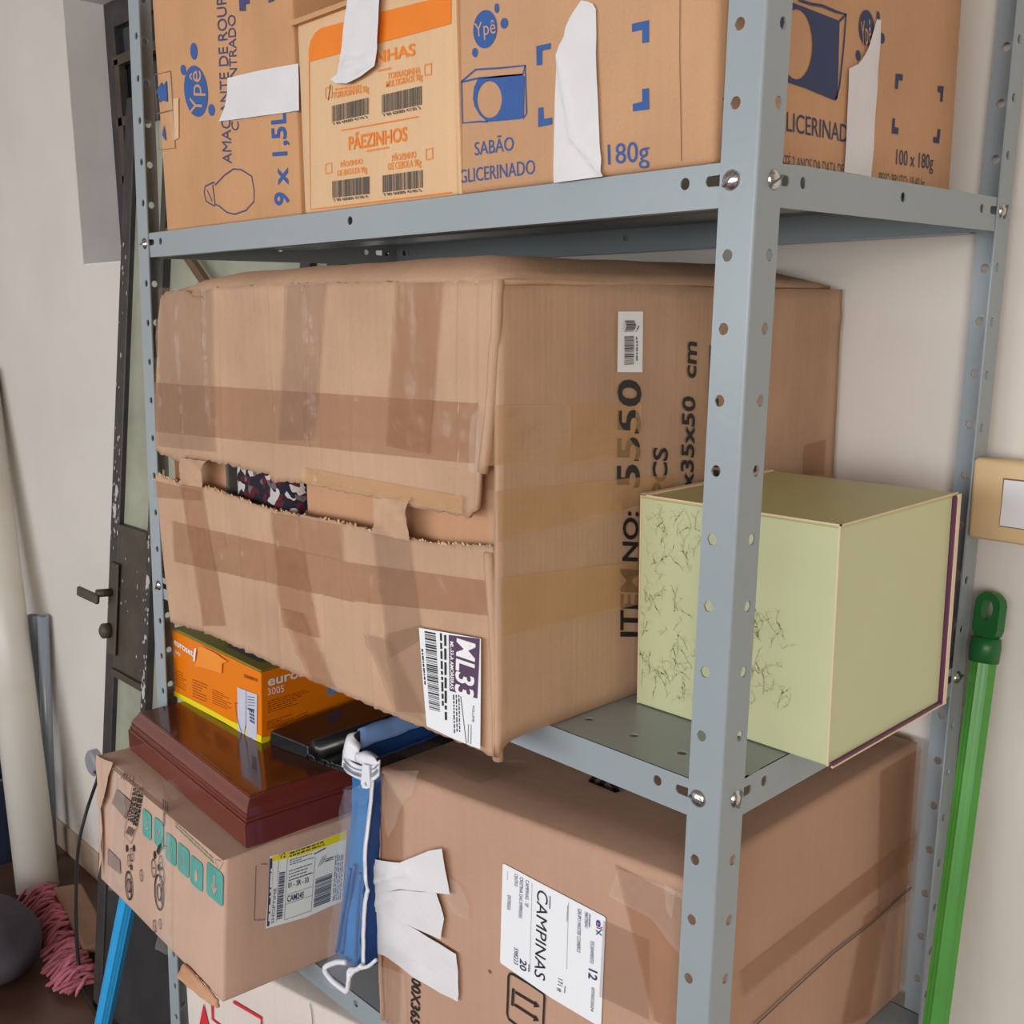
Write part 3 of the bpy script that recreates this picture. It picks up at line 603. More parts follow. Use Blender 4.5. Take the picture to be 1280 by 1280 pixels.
# ---------------------------------------------------------------- big torn carton on the middle shelf
M0 = .012
big = thing('cardboard_box', 'large torn carton wrapped in tan packing tape with a gash across its front', 'box', (-.45, .2, M0))
def bigd(a, b):
    d = .0022*noise.noise(V((a*5, b*5, 0))) + .0012*noise.noise(V((a*38, b*5, 3))) + .0006*noise.noise(V((a*110, b*9, 7))) + .0005*noise.noise(V((a*25, b*90, 9)))
    for c0, h, lo, hi in ((.018, .0014, .2, .4), (.062, .0022, .1, .4), (.118, .003, .22, .40), (.135, -.0024, .05, .37), (.235, .002, -.1, .4), (.292, .0026, .2, .4), (.305, -.002, .0, .36), (.36, .0018, .2, .38), (.43, .0014, -.1, .2), (.498, .0024, -.1, .4), (.515, -.002, -.1, .4), (.09, .0018, -.1, .16), (.17, .0022, -.1, .15), (.205, -.0018, .0, .14), (.268, .002, -.1, .16), (.34, .0018, .05, .15), (.385, .0026, -.1, .13), (.46, .0022, .0, .16)):
        if lo < b < hi: d += h*min(1, (b-lo)/.03, (hi-b)/.03)*math.exp(-((a-c0-b*.03-.004*noise.noise(V((c0*30, b*14, 2))))/.0022)**2)
    m_ = max(0, min(1, (a-.40)/.03))*max(0, min(1, (.17-b)/.03))      # the stiff label holds the board flat
    return d*(1-.93*m_)
bf = Face((-0.73,-0.0776,0.012),(0.9992,0.0409,0), disp=bigd)
def interp(pl, t):
    n = len(pl)-1; L_ = [0]
    for p, q in zip(pl, pl[1:]): L_.append(L_[-1] + (V(q)-V(p)).length)
    s = t*L_[-1]
    for i in range(n):
        if s <= L_[i+1] or i == n-1:
            u = (s-L_[i])/max(1e-9, L_[i+1]-L_[i]); return V(pl[i])*(1-u) + V(pl[i+1])*u
def panel(face, top, bot, nu, nv, m, parent, name, thick=.005, rag=0, ragb=0, label=None, cz=0):
    bm = bmesh.new()
    def fn(u, v):
        b, t = interp(bot, u), interp(top, u)
        if rag and v == 1: t = t + V((0, rag*noise.noise(V((u*60, 0, 5)))))
        if ragb and v == 0: b = b + V((0, ragb*noise.noise(V((u*60, 4, 5)))))
        p = b*(1-v) + t*v; return face.at(p, cz*math.sin(math.pi*v))
    grid(bm, fn, nu, nv); return obj(name, bm, m, parent, label, smooth=True, solid=thick)
UT = [(0.0324,0.3656),(0.0476,0.374),(0.0818,0.3751),(0.1007,0.3682),(0.1198,0.3663),(0.1366,0.3758),(0.2081,0.3768),(0.2889,0.3774),(0.3729,0.3764),(0.4772,0.3748),(0.5325,0.3742),(0.5516,0.3743)]
UB = [(-0.0016,0.1949),(0.0558,0.1877),(0.069,0.194),(0.116,0.1952),(0.157,0.1942),(0.1895,0.1923),(0.2285,0.1918),(0.2315,0.1846),(0.28,0.1893),(0.3079,0.189),(0.348,0.1875),(0.3962,0.1889),(0.4,0.1841),(0.445,0.186),(0.4709,0.1868),(0.5027,0.1858),(0.5147,0.1868),(0.5266,0.1943)]
LT = [(-0.008,0.1686),(0.0272,0.1646),(0.056,0.1644),(0.102,0.1656),(0.1368,0.1633),(0.1701,0.1601),(0.2229,0.1561),(0.2381,0.1551),(0.2775,0.1567),(0.3462,0.158),(0.3927,0.1572),(0.4169,0.1593),(0.4439,0.1568),(0.4809,0.1585),(0.5125,0.1625),(0.5442,0.1656)]
LB = [(0.0056,-0.0071),(0.0852,-0.0021),(0.1637,-0.0052),(0.2353,-0.0099),(0.3196,-0.0111),(0.399,-0.0129),(0.4707,-0.013),(0.5259,-0.0131),(0.5487,-0.0148)]
panel(bf, UT, UB, 230, 26, C_big, big, 'front_panel', rag=.0015, ragb=.003)
panel(bf, LT, LB, 230, 26, C_big, big, 'front_panel', rag=.003, ragb=.002)
br = Face(((-0.1785,-0.055,0.012)), (.02, .9998, 0), disp=lambda a, b: .0025*noise.noise(V((a*4, b*5, 8))) + .0003*noise.noise(V((a*10, b*50, 2))) + .0022*math.exp(-((b-.335-a*.02)/.003)**2) - .0015*math.exp(-((b-.328-a*.02)/.002)**2) + .0016*math.exp(-((b-.052+a*.1)/.003)**2)*(1 if a < .2 else 0))
RT = [(0.0013,0.3744),(0.0148,0.3763),(0.0681,0.3759),(0.2735,0.3708), (.495, .371)]
RB = [(-0.005,-0.0109),(0.0042,-0.001),(0.0302,0.0019),(0.0593,0.0007), (.495, .001)]
panel(br, RT, RB, 60, 26, C_big, big, 'side_panel')
# rounded vertical corner: crushed edge where front meets side
bm = bmesh.new(); cpts = [bf.at(p, 0) for p in ((0.5516,0.3743),(0.5445,0.2955),(0.5355,0.2254),)] + [bf.at(p, 0) for p in ((0.5399,0.1608),(0.5444,0.088),(0.5477,-0.0151),)]
tube(bm, curve_pts(cpts[:3], 6), .0045, 8); tube(bm, curve_pts(cpts[3:], 6), .0045, 8)
for v in bm.verts: v.co += noise.noise_vector(v.co*60)*.0012
obj('corner_fold', bm, C_big, big, smooth=True)
bm = bmesh.new(); xL, xR, yF, yR = -.700, -.176, -.066, .436
def btop(u, v):
    edge = min(u, 1-u, v, 1-v); h = .024*min(1, edge/.12)**.6
    if u > .86: h *= .55 + .45*(1-u)/.14
    return V((xL + (xR-xL)*u, yF-.008 + (yR-yF)*v + .02*(1-v)*u, .3815 + .005*u + h + .0015*noise.noise(V((u*9, v*7, 1)))))
grid(bm, btop, 26, 16); obj('top_panel', bm, C_big, big, smooth=True, solid=.004)
bm = bmesh.new()
def bleft(u, v): return V((-.722 + .024*v + .004*noise.noise(V((u*4, v*4, 6))), yR + (yF-yR)*u, .003 + .379*v))
grid(bm, bleft, 10, 10); grid(bm, lambda u, v: V((xR + (xL-.02-xR)*u, yR, .013 + .37*v)), 4, 4); grid(bm, lambda u, v: V((-.72 + (xR+.72)*u, yR + (.004-yR)*v, .0135)), 4, 4)
obj('back_and_base', bm, C_bigd, big)
# inner liner seen through the gash
bi = Face((-0.73,-0.0776,0.012),(0.9992,0.0409,0))
bm = bmesh.new(); box(bm, -.722, -.612, -.052, -.048, .10, .30); box(bm, -.478, -.186, -.040, -.036, .10, .30); obj('inner_liner', bm, C_bigd, big, 'inner cardboard behind the gash')
# folded patterned carpet inside the carton
rg = thing('patterned_rug', 'dark red and navy patterned rug showing through the gash of the torn carton', 'rug', (-.55, .1, .02))
bm = hexgrid(brick8(-.606, -.483, -.056, .30, .02, .31), 8, .02, .004, 9); obj('rug_roll', bm, M_rug, rg, smooth=True)
bm = boxm(-.6115, -.6065, -.057, .30, .03, .30, bev=.002); obj('rug_edging', bm, I_gray, rg, 'dark edge binding')
# tan packing tape, front
tapes = [([(0.0122,0.2741),(0.5307,0.2798),(0.5239,0.2311),(0.003,0.2183)], M_tan), ([(0.0276,0.1181),(0.3485,0.1227),(0.3616,0.0849),(0.0265,0.0701)], M_tan), ([(0.3485,0.1222),(0.5389,0.1367),(0.5401,0.1079),(0.3617,0.0863)], M_tan),
         ([(0.0528,0.1641),(0.0991,0.1659),(0.1326,0.0154),(0.0847,0.0055)], M_tan), ([(0.2278,0.1537),(0.2775,0.1558),(0.3023,0.0372),(0.2409,0.0362)], M_tan), ([(0.3926,0.1564),(0.4439,0.156),(0.4579,0.0708),(0.4118,0.0418)], M_grtape),
         ([(0.4336,0.3743),(0.4904,0.3743),(0.4723,0.2339),(0.4143,0.2363)], M_tan), ([(0.2756,0.3763),(0.3381,0.3763),(0.3064,0.2327),(0.2492,0.2281)], M_grtape), ([(0.0369,0.3779),(0.1431,0.3746),(0.1329,0.2066),(0.0061,0.2021)], M_grtape),
         ([(-0.0064,0.161),(0.0955,0.1608),(0.3926,0.1551),(0.3921,0.1457),(0.093,0.1397),(-0.0058,0.1408)][:2] + [(0.0972,0.1498),(-0.0058,0.1415)], M_tan),
         ([(0.2896,0.1911),(0.5131,0.1895),(0.515,0.2036),(0.2906,0.2052)], M_tan2), ([(0.4071,0.0643),(0.458,0.0838),(0.4743,0.0058),(0.4222,-0.0052)], M_grtape), ([(0.2775,0.1558),(0.3461,0.1566),(0.3485,0.1227),(0.2844,0.121)], M_tan),
         ([(0.2407,0.0561),(0.2782,0.0584),(0.3263,-0.0078),(0.2868,-0.0093)], M_tan), ([(0.3792,0.0599),(0.4136,0.0597),(0.4656,-0.0062),(0.4198,-0.0073)], M_grtape)]
for i, (qd, m) in enumerate(tapes): strip(bf, qd, m, big, off=.0007+.00028*i, seed=i*3.1, nu=100, nv=50, wr=.0011, freq=55)
# bridges of tape across the gash
for i, (top_, bot_) in enumerate(((((0.0591,0.1938),(0.116,0.1952)), ((0.0553,0.1643),(0.1032,0.1651))), (((0.3974,0.1879),(0.4498,0.1952)), ((0.3926,0.1564),(0.4462,0.1568))))):
    bm = bmesh.new()
    def fn(u, v):
        p = V(bot_[0])*(1-u)*(1-v) + V(bot_[1])*u*(1-v) + V(top_[0])*(1-u)*v + V(top_[1])*u*v
        w = 1-.30*math.sin(math.pi*v); c = (V(bot_[0])+V(bot_[1]))*.5*(1-v) + (V(top_[0])+V(top_[1]))*.5*v; p = c + (p-c)*w
        return bi.at(p, .004 + .005*math.sin(math.pi*v)*math.sin(5*u+2*v) + .0015*noise.noise(V((u*8, v*5, i))))
    grid(bm, fn, 14, 14); obj('tape_bridge', bm, C_big, big, 'twisted tape holding the gash together', smooth=True)
# tape on the right side
rt = [([(-0.0063,0.2802),(0.1683,0.2698),(0.1678,0.2203),(-0.0188,0.2342)], M_tan2), ([(-0.0072,0.2128),(0.2207,0.2018),(0.2177,0.1805),(-0.0051,0.1714)], M_tan2), ([(-0.0005,0.1418),(0.1724,0.1269),(0.1734,0.0874),(-0.0038,0.0918)], M_tan2), ([(-0.0168,0.2799),(0.078,0.2753),(0.0776,0.2267),(-0.0188,0.2342)], M_clear)]
for i, (qd, m) in enumerate(rt): strip(br, qd, m, big, off=.0007+.0003*i, seed=i*5.3+40, nu=80, nv=30, wr=.003, freq=24)
strip(br, [(0.4319,0.2088),(0.4752,0.2119),(0.4754,0.173),(0.4313,0.1762)], M_tan, big, off=.001, label='short brown tape')
# clear tape scraps at the corner
sheet(Face((-0.73,-0.0776,0.012),(0.9992,0.0409,0)), [(0.5289,0.2696),(0.5363,0.2763),(0.5376,0.2448),(0.5327,0.2251),(0.5254,0.2257)], M_clear, big, 'tape_strip', off=.006, wr=.003, label='shiny clear tape')
sheet(Face(((-0.1785,-0.055,0.012)), (.02, .9998, 0)), [(-0.0176,0.2152),(-0.0074,0.2139),(-0.0088,0.1719),(-0.0166,0.1654)], M_clear, big, 'tape_strip', off=.003, wr=.003, label='shiny clear tape')
sheet(Face(((-0.1785,-0.055,0.012)), (.02, .9998, 0)), [(-0.0135,0.1441),(-0.0092,0.1433),(-0.0035,0.1172),(-0.0028,0.0956),(-0.0116,0.0956)], M_clear, big, 'tape_strip', off=.003, wr=.003, label='shiny clear tape')
# flute comb of the torn upper edge and the torn corner
bm = bmesh.new()
for k in range(230):
    t = random.random(); p = interp(LT, t); q = bi.at(p, bigd(*p) - random.random()*.0045); w = random.uniform(.0005, .0022); h = random.uniform(-.0006, .0024)
    a = random.uniform(-.6, .6); e = V((w*math.cos(a), 0, w*math.sin(a))); u_ = V((random.uniform(-.0006, .0006), random.uniform(-.0012, .0004), h+.0012)); q.z -= .0014
    vs = [bm.verts.new(x) for x in (q-e, q+e, q+e*.6+u_, q-e*.7+u_)]; bm.faces.new(vs)
obj('torn_edge', bm, C_cream, big, 'frayed pale paper edge', solid=.0006)['kind'] = 'stuff'
# print on the right side
I = Ink(br, .0016); I.poly([(0.1358,0.35),(0.168,0.3498),(0.1683,0.2975),(0.1357,0.299)]); I.done('barcode_label', M_label, big, 'white barcode sticker')
I = Ink(br, .0022); I.bars((0.1439,0.305),(0.1434,0.3428),(0.1562,0.305), 36, 5); I.lines((0.1609,0.3078),(0.1601,0.3414),(0.1582,0.3079), 1, 8, .6, .05); I.done('barcode', I_gray, big)
I = Ink(br, .0013); I.text('5550', (0.1673,0.1948),(0.1667,0.2901),(0.1386,0.1983)); I.text('NO:', (0.1669,0.1269),(0.1665,0.1728),(0.1473,0.1307)); I.text('ITEM', (0.1684,0.0555),(0.1675,0.1188),(0.1458,0.0606))
I.text('PCS', (0.2058,0.1815),(0.2058,0.2271),(0.1864,0.1844)); I.text('x35x50  cm', (0.2444,0.1834),(0.2429,0.3215),(0.2266,0.186))
I.stroke([(0.2673,0.184),(0.2643,0.3174),(0.3402,0.3148), ((0.3446,0.1735))], .0034, True)
I.lines((0.2842,0.1857),(0.277,0.2913),(0.2744,0.1869), 1, 6, .9, .02)
I.done('printed_lettering', I_black, big)
# shipping label on the lower front corner
I = Ink(bf, .0058); I.poly([(0.4578,0.0817),(0.4962,0.0851),(0.5347,0.0884),(0.5339,0.0477),(0.5322,-0.0082),(0.52,-0.0087),(0.4939,-0.0082),(0.4651,-0.0066),(0.4613,0.0362)]); I.done('shipping_label', M_label, big, 'white shipping label')
I = Ink(bf, .0062); I.poly([(0.4962,0.0835),(0.5337,0.0882),(0.5321,0.0625),(0.5298,0.0357),(0.4961,0.034)]); I.done('label_block', I_purple, big)
I = Ink(bf, .0066); I.text('ML33', (0.5073,0.0831),(0.5037,0.0332),(0.5285,0.0828)); I.text('ML-33-A AMOREIRAS', (0.4984,0.0786),(0.4976,0.0364),(0.5025,0.0787)); I.done('label_lettering', I_white, big)
I = Ink(bf, .0062); I.bars((0.4655,0.0805),(0.4692,0.01),(0.4797,0.0816), 46, 9); I.lines((0.4852,0.0827),(0.486,0.012),(0.4883,0.0831), 1, 3, .8, .1); I.lines((0.4905,0.0823),(0.4892,-0.0031),(0.4944,0.0828), 1, 5, .7, .2)
I.lines((0.5004,0.0316),(0.5006,-0.0047),(0.5101,0.0338), 3, 7, .4, .3); I.text('VOLUME', (0.5238,0.0283),(0.5231,0.0134),(0.5265,0.0287), False); I.cut(); I.stroke([(0.5186,0.0098),(0.522,0.0104),(0.5213,-0.0067),(0.5179,-0.0064)], .0006, True); I.cut(); I.stroke([(0.5097,0.0324),(0.5157,-0.0083)], .0008); I.cut(); I.lines((0.4611,0.0634),(0.4639,0.0304),(0.4636,0.0636), 1, 9, .7, 0)
I.done('label_print', I_black, big)

# ---------------------------------------------------------------- pale green box
gr = thing('gift_box', 'pale green cube box with leaf print, overhanging the right end of the middle shelf', 'box', (-.06, .19, M0))
obj('body', hexgrid(brick8(-.158, .0325, .095, .287, M0+.0008, .2025), 4, .0015, .0004), M_green, gr, smooth=False)
obj('top_board', hexgrid(brick8(-.158, .0335, .0945, .294, .2025, .2045), 3, .0006, .0003), M_greent, gr, 'green top with shade put in its colour, raised rim')
bm = bmesh.new(); box(bm, -.1583, -.152, .0942, .294, .2045, .206); box(bm, -.1583, .0338, .0942, .0956, .2042, .2054); box(bm, .0325, .0338, .0942, .294, .2042, .2054); box(bm, .0319, .0331, .0944, .0956, .013, .2045)
box(bm, -.1586, -.1575, .0945, .0955, .013, .205)
obj('edge_trim', bm, M_edge, gr, 'worn pale edges')
obj('back_board', boxm(-.157, .0365, .287, .292, M0, .2024, bev=.0008), M_maroon, gr, 'purple board at the back')
obj('base_board', boxm(.0326, .0355, .0985, .287, M0, M0+.003), M_maroon, gr, 'purple base board')
bm = bmesh.new(); box(bm, .0358, .037, .2875, .2935, M0, .2045); box(bm, .0345, .0362, .097, .292, M0-.0004, M0+.001); obj('edge_trim', bm, M_edge, gr)
f = Face((-0.158,0.095,0.012),(1,0,0)); I = Ink(f, .0005); rr = random.Random(4)
for k in range(120):                                                # sketchy printed foliage, denser left and low
    a = rr.uniform(.002, .06) if k < 70 else rr.uniform(.095, .15); b = rr.uniform(.01, .18) if k < 70 else rr.uniform(.012, .11)
    n = rr.randint(4, 8); ang = rr.uniform(.6, 2.2); p = V((a, b)); pts = [p.copy()]
    for j in range(n):
        ang += rr.uniform(-.5, .5); p = p + V((math.cos(ang), math.sin(ang)))*.0028; pts.append(p.copy())
    pts = [V((min(.189, max(.002, q.x)), min(.187, max(.003, q.y)))) for q in pts]
    I.stroke(pts, rr.uniform(.0003, .0009))
    for q in pts[1:]:
        if rr.random() < .6: e = q + V((rr.uniform(-.006, .006), rr.uniform(-.002, .005))); I.stroke([q, V((min(.189, max(.002, e.x)), min(.187, max(.003, e.y))))], .0006)
I.done('printed_foliage', I_leaf, gr)['kind'] = 'stuff'

# ---------------------------------------------------------------- bottom shelf: parcel, wooden case, phone carton, device, bag, moving box
B0 = -.39
sh = thing('cardboard_box', 'brown parcel carton with green care symbols under the wooden case, left end of shelf', 'box', (-.74, .02, B0))
c8 = ((-.917, -.1117, B0), (-.5621, -.124, B0), (-.534, .16, B0), (-.880, .16, B0), (-.9145, -.0975, -.215), (-.5605, -.1105, -.22), (-.532, .165, -.22), (-.872, .165, -.218))
obj('carton', hexgrid(c8, 10, .004, .0005, 9, seed=3), C_shop, sh, smooth=True)
f = Face((-0.917,-0.1117,-0.39),(0.9994,-0.0346,0),(0.0028,0.08,0.9968)); g = Face((-0.5621,-0.124,-0.39),(0.1,0.995,0))
ft = Face((-0.9249,-0.0948,-0.218),(1,0,0),(0,1,0))
obj('flap', hexa(((-.917, -.097, -.2195), (-.560, -.112, -.2205), (-.555, .06, -.220), (-.90, .06, -.2195), (-.921, -.101, -.2165), (-.557, -.1155, -.2185), (-.552, .06, -.2155), (-.90, .06, -.216))), C_shop, sh)
bm = bmesh.new()
def tf(u, v):
    p = V((.262, .004))*(1-u) + V((.349, .003))*u; w = min(1, u*9+.15)*(1-u)**.6
    return f.at(p, .001 + .013*v*w + .0015*noise.noise(V((u*9, v*3, 2)))) + V((0, 0, -.006*v - .004*v*v))
grid(bm, tf, 20, 6); obj('torn_flap', bm, C_bigd, sh, 'torn bottom flap hanging open', smooth=True, solid=.003)
# green care symbols
for k, (c, w, h) in enumerate((((0.1532,0.1351), .020, .034), ((0.1875,0.1363), .021, .034), ((0.2215,0.1296), .022, .034), ((0.2553,0.1293), .023, .034), ((0.2897,0.127), .024, .034), ((0.334,0.1327), .030, .038))):
    c = V(c); w *= 1.32; h *= 1.02; I = Ink(f, .0012); pts = []
    for cx, cy, a0 in ((1, 1, 0), (-1, 1, 90), (-1, -1, 180), (1, -1, 270)):
        for a in range(0, 91, 30): pts.append(c + V((cx*(w/2-.005), cy*(h/2-.005))) + .005*V((math.cos(R(a0+a)), math.sin(R(a0+a)))))
    I.poly(pts); I.done('care_symbol', I_teal, sh)
    I = Ink(f, .0017)
    if k == 5: I.stroke([c+V((0, .011)), c+V((0, -.009))], .003); I.stroke([c+V((-.006, -.002)), c+V((0, -.011)), c+V((.006, -.002))], .0028)
    elif k == 4: I.poly([c+V((-.0035, -.009)), c+V((.0035, -.009)), c+V((.0035, 0)), c+V((0, .006)), c+V((-.0035, 0))])
    elif k == 3: I.ring(c, c+V((.0055, 0)), c+V((0, .009)), .0007, 16); I.stroke([c+V((-.004, 0)), c+V((.004, 0))], .0006)
    elif k == 2: I.stroke([c+V((0, .009)), c+V((.004, 0)), c+V((0, -.008))], .0015)
    elif k == 1: I.stroke([c+V((-.005, .004)), c+V((-.001, -.006)), c+V((.005, .006))], .0016)
    else: I.stroke([c+V((-.004, -.003)), c+V((.004, .006)), c+V((-.001, .009))], .0018); I.stroke([c+V((-.002, -.006)), c+V((.006, -.002))], .0016)
    I.done('symbol_mark', C_shop, sh)
I = Ink(f, .0016); I.poly([(0.0595,0.1489),(0.1071,0.1476),(0.089,0.1185),(0.0439,0.1239)]); I.done('label_patch', mat('grey_patch', srgb(134, 112, 102), .6), sh)
I = Ink(f, .0016); I.poly([(0.0306,0.0564),(0.0708,0.0552),(0.0727,0.037),(0.0308,0.0333)]); I.done('label_patch', mat('grey_patch', srgb(134, 112, 102), .6), sh)
I = Ink(f, .0016)
I.stroke([(0.1155,0.1862),(0.1069,0.163),(0.0956,0.1308),(0.0842,0.0952),(0.1062,0.0918),(0.1255,0.1234),(0.1378,0.1626),(0.1438,0.1873),(0.131,0.1899)], .0009)
I.lines((0.0958,0.1195),(0.115,0.1742),(0.1124,0.1214), 3, 2, .6, .1); I.lines((0.1108,0.1194),(0.1312,0.1755),(0.1255,0.122), 2, 3, .7, .1); I.lines((0.0892,0.1),(0.0992,0.1137),(0.1094,0.1019), 4, 4, .6, 0)
I.text('117X', (0.1164,0.1855),(0.0731,0.1764),(0.1133,0.1757), False); I.lines((0.2009,0.1687),(0.1998,0.1496),(0.2068,0.1695), 2, 6, .6, 0); I.lines((0.1991,0.1841),(0.1993,0.1709),(0.2167,0.185), 3, 7, .6, .2)
for c, r in (((0.1145,0.089), .0030), ((0.1771,0.1047), .0034), ((0.0928,0.0805), .0032), ((0.1889,0.0934), .003), ((0.1066,0.0602), .0026)): c = V(c); I.cut(); I.ell(c, c+V((r, 0)), c+V((0, r*1.6)), 12)
for c, r, w in (((0.108,0.0779), .0048, .0013), ((0.0998,0.0668), .0044, .0013), ((0.1744,0.0868), .0062, .0014), ((0.1948,0.1019), .0048, .0013), ((0.1982,0.0856), .0062, .0014), ((0.1381,0.0624), .004, .0012), ((0.1786,0.013), .0042, .0012), ((0.1947,0.0232), .0035, .0012)):
    c = V(c); I.cut(); I.ring(c, c+V((r, 0)), c+V((0, r*1.8)), w); I.stroke([c+V((-r*.4, 0)), c+V((r*.4, 0))], w*.8)
for c, r in (((0.0994,0.0328), .0105), ((0.1906,0.0622), .0125)):      # scribbled at-like swirls
    c = V(c); I.cut(); I.ring(c, c+V((r, 0)), c+V((0, r*1.75)), .0026); I.ring(c, c+V((r*.45, 0)), c+V((0, r*.8)), .0022); I.stroke([c+V((r*.5, r*.8)), c+V((r*.5, -r*.8)), c+V((r, -r))], .0022)
I.cut(); I.poly([(0.1869,0.1205),(0.1958,0.128),(0.198,0.1221),(0.1886,0.1087),(0.1819,0.1117)]); I.stroke([(0.1958,0.1266),(0.2001,0.1377),(0.2033,0.1268),(0.2121,0.1296)], .0011)
I.done('printed_marks', I_black, sh)
I = Ink(f, .0012); I.lines((0.2317,0.1609),(0.3319,0.1549),(0.2315,0.1693), 2, 9, .5, .1); I.stroke([(0.3343,0.1614),(0.3417,0.1637),(0.3529,0.1651),(0.3422,0.1516),(0.3343,0.1589)], .0010, True); I.done('printed_note', mat('pale_green_ink', srgb(150, 150, 122), .8), sh)
strip(f, [(0.0375,0.0017),(0.0936,0.0195),(0.0883,0.1821),(0.0575,0.1806)], M_clear, sh, off=.0022, wr=.003, nu=12, nv=40, seed=2)
strip(f, [(0.1921,-0.0088),(0.2332,-0.0025),(0.2259,0.1713),(0.198,0.1668)], M_clear, sh, off=.0022, wr=.004, nu=12, nv=40, seed=5)
sheet(f, [(-0.0036,0.1755),(0.0292,0.1787),(0.054,0.1837),(0.0401,0.159),(0.0331,0.1289),(0.0151,0.1078),(0.019,0.0526),(0.0118,0.0076),(0.004,0.0919),(0.0076,0.1378)], C_shop, sh, 'tape_strip', off=.003, wr=.004, label='crumpled paper tape at the corner')
sheet(ft, [(0.1529,0.0152),(0.1585,0.0251),(0.1963,0.0216),(0.2115,0.0208),(0.2129,-0.0018),(0.1907,0.0037)], M_clear, sh, 'tape_strip', off=.005, wr=.004)
# right end: courier label
I = Ink(g, .0008); I.poly([(0.0647,0.1557),(0.1026,0.1529),(0.1628,0.1555),(0.1523,0.0682),(0.1044,0.0653),(0.055,0.0707),(0.0609,0.1168)]); I.done('shipping_label', M_label2, sh, 'white courier label with a yellow strip')
I = Ink(g, .0013); I.poly([(0.0676,0.155),(0.1026,0.1523),(0.1614,0.1551),(0.1602,0.1454),(0.1022,0.1443),(0.0668,0.1488)]); I.done('label_strip', I_yellow, sh)
I = Ink(g, .0013); I.poly([(0.0643,0.1533),(0.0675,0.1525),(0.0594,0.0728),(0.0564,0.0728)]); I.done('label_bar', I_navy2, sh)
I = Ink(g, .0017)
for y0, y1 in ((560, 595), (605, 760), (780, 815), (850, 870), (945, 1015), (1040, 1120)): I.poly([V((0.0648,0.1532)).lerp(V((0.0569,0.0738)), (y-450)/715) + V((d, 0)) for y, d in ((y0, .001), (y1, .001), (y1, .0032), (y0, .0032))])
I.done('label_bar_text', I_white, sh)
I = Ink(g, .0013); I.text('SHOPTIME', (0.0651,0.0735),(0.0703,0.1151),(0.0619,0.0744), False); I.text('CAM245', (0.0822,0.0936),(0.103,0.0917),(0.0829,0.1006)); I.text('01 - 3R - 33', (0.0842,0.11),(0.11,0.1083),(0.0847,0.116)); I.text('N', (0.1438,0.1253),(0.1437,0.1289),(0.1307,0.1257)); I.text('V2', (0.0755,0.1492),(0.0836,0.1488),(0.0758,0.1545))
I.lines((0.0883,0.1468),(0.1347,0.1468),(0.0887,0.1539), 2, 2, .6, .05); I.lines((0.0878,0.1371),(0.1185,0.1358),(0.0882,0.1451), 3, 3, .35, .5); I.lines((0.0857,0.1182),(0.1164,0.1177),(0.0865,0.133), 4, 4, .3, .5); I.lines((0.1186,0.1393),(0.1345,0.1421),(0.1186,0.1428), 1, 4, .5, .1); I.lines((0.1227,0.1226),(0.1293,0.1345),(0.1301,0.1248), 3, 5, .4, .2)
for q in ([(0.0854,0.1461),(0.078,0.0726)], [(0.1199,0.1359),(0.1116,0.0709)], [(0.0745,0.1475),(0.0684,0.0745)], [(0.0852,0.1184),(0.117,0.1175)], [(0.0826,0.1024),(0.1147,0.1012)], [(0.0803,0.0911),(0.1134,0.0899)], [(0.078,0.0726),(0.1119,0.0714)]): I.stroke(q, .0004)
I.done('label_lettering', I_navy2, sh)
I = Ink(g, .0013); I.bars((0.0685,0.0768),(0.0749,0.1336),(0.0754,0.0756), 34, 4); I.done('barcode', I_navy2, sh)
I = Ink(g, .0013); I.bars((0.1147,0.0739),(0.1191,0.1091),(0.1364,0.0741), 26, 6); I.done('barcode', I_navy2, sh)
I = Ink(g, .0013); I.lines((0.1394,0.073),(0.1464,0.1345),(0.1512,0.0716), 5, 8, .55, .1); I.done('label_small_print', mat('pale_violet_ink', srgb(120, 130, 165), .6), sh)
I = Ink(g, .0014)
A_ = [(0.0476,0.1506),(0.042,0.0862),(0.0549,0.0821),(0.0614,0.1477),(0.0532,0.1506)]
for a, b, n in ((A_[0], A_[1], 26), (A_[1], A_[2], 5), (A_[4], A_[3], 4)):
    for k in range(n):
        t = (k+.2)/n; p = V(a).lerp(V(b), t); q = V(a).lerp(V(b), t+.5/n); I.stroke([p, q], .0011)
I.done('dashed_outline', I_black, sh)

# mahogany case: stepped base, moulded lid with a sunk glossy panel
ca = thing('wooden_case', 'dark red mahogany case with moulded lid lying on the parcel carton', 'wooden box', (-.73, .06, -.2155))
ex = V((-.9972, .0745, 0)); ey = V((.0745, .9972, 0)); o0 = V((-.557, -.0865, 0))
def csec(bm, z0, z1, i0, i1, w=.355, d=.275):
    lo = [o0 + ex*a + ey*b + V((0, 0, z0)) for a, b in ((i0, i0), (w-i0, i0), (w-i0, d-i0), (i0, d-i0))]; hi = [o0 + ex*a + ey*b + V((0, 0, z1)) for a, b in ((i1, i1), (w-i1, i1), (w-i1, d-i1), (i1, d-i1))]
    L_ = [bm.verts.new(p) for p in lo]; H_ = [bm.verts.new(p) for p in hi]
    for k in range(4): bm.faces.new((L_[k], L_[(k+1) % 4], H_[(k+1) % 4], H_[k]))
    return L_, H_
def stack(prof, top=True):
    bm = bmesh.new(); first = last = None
    for (z0, i0), (z1, i1) in zip(prof, prof[1:]):
        l, h = csec(bm, z0, z1, i0, i1); first = first or l; last = h
    bm.faces.new(first[::-1]); bm.faces.new(last); bmesh.ops.remove_doubles(bm, verts=bm.verts, dist=1e-5); bmesh.ops.recalc_face_normals(bm, faces=bm.faces); return bm
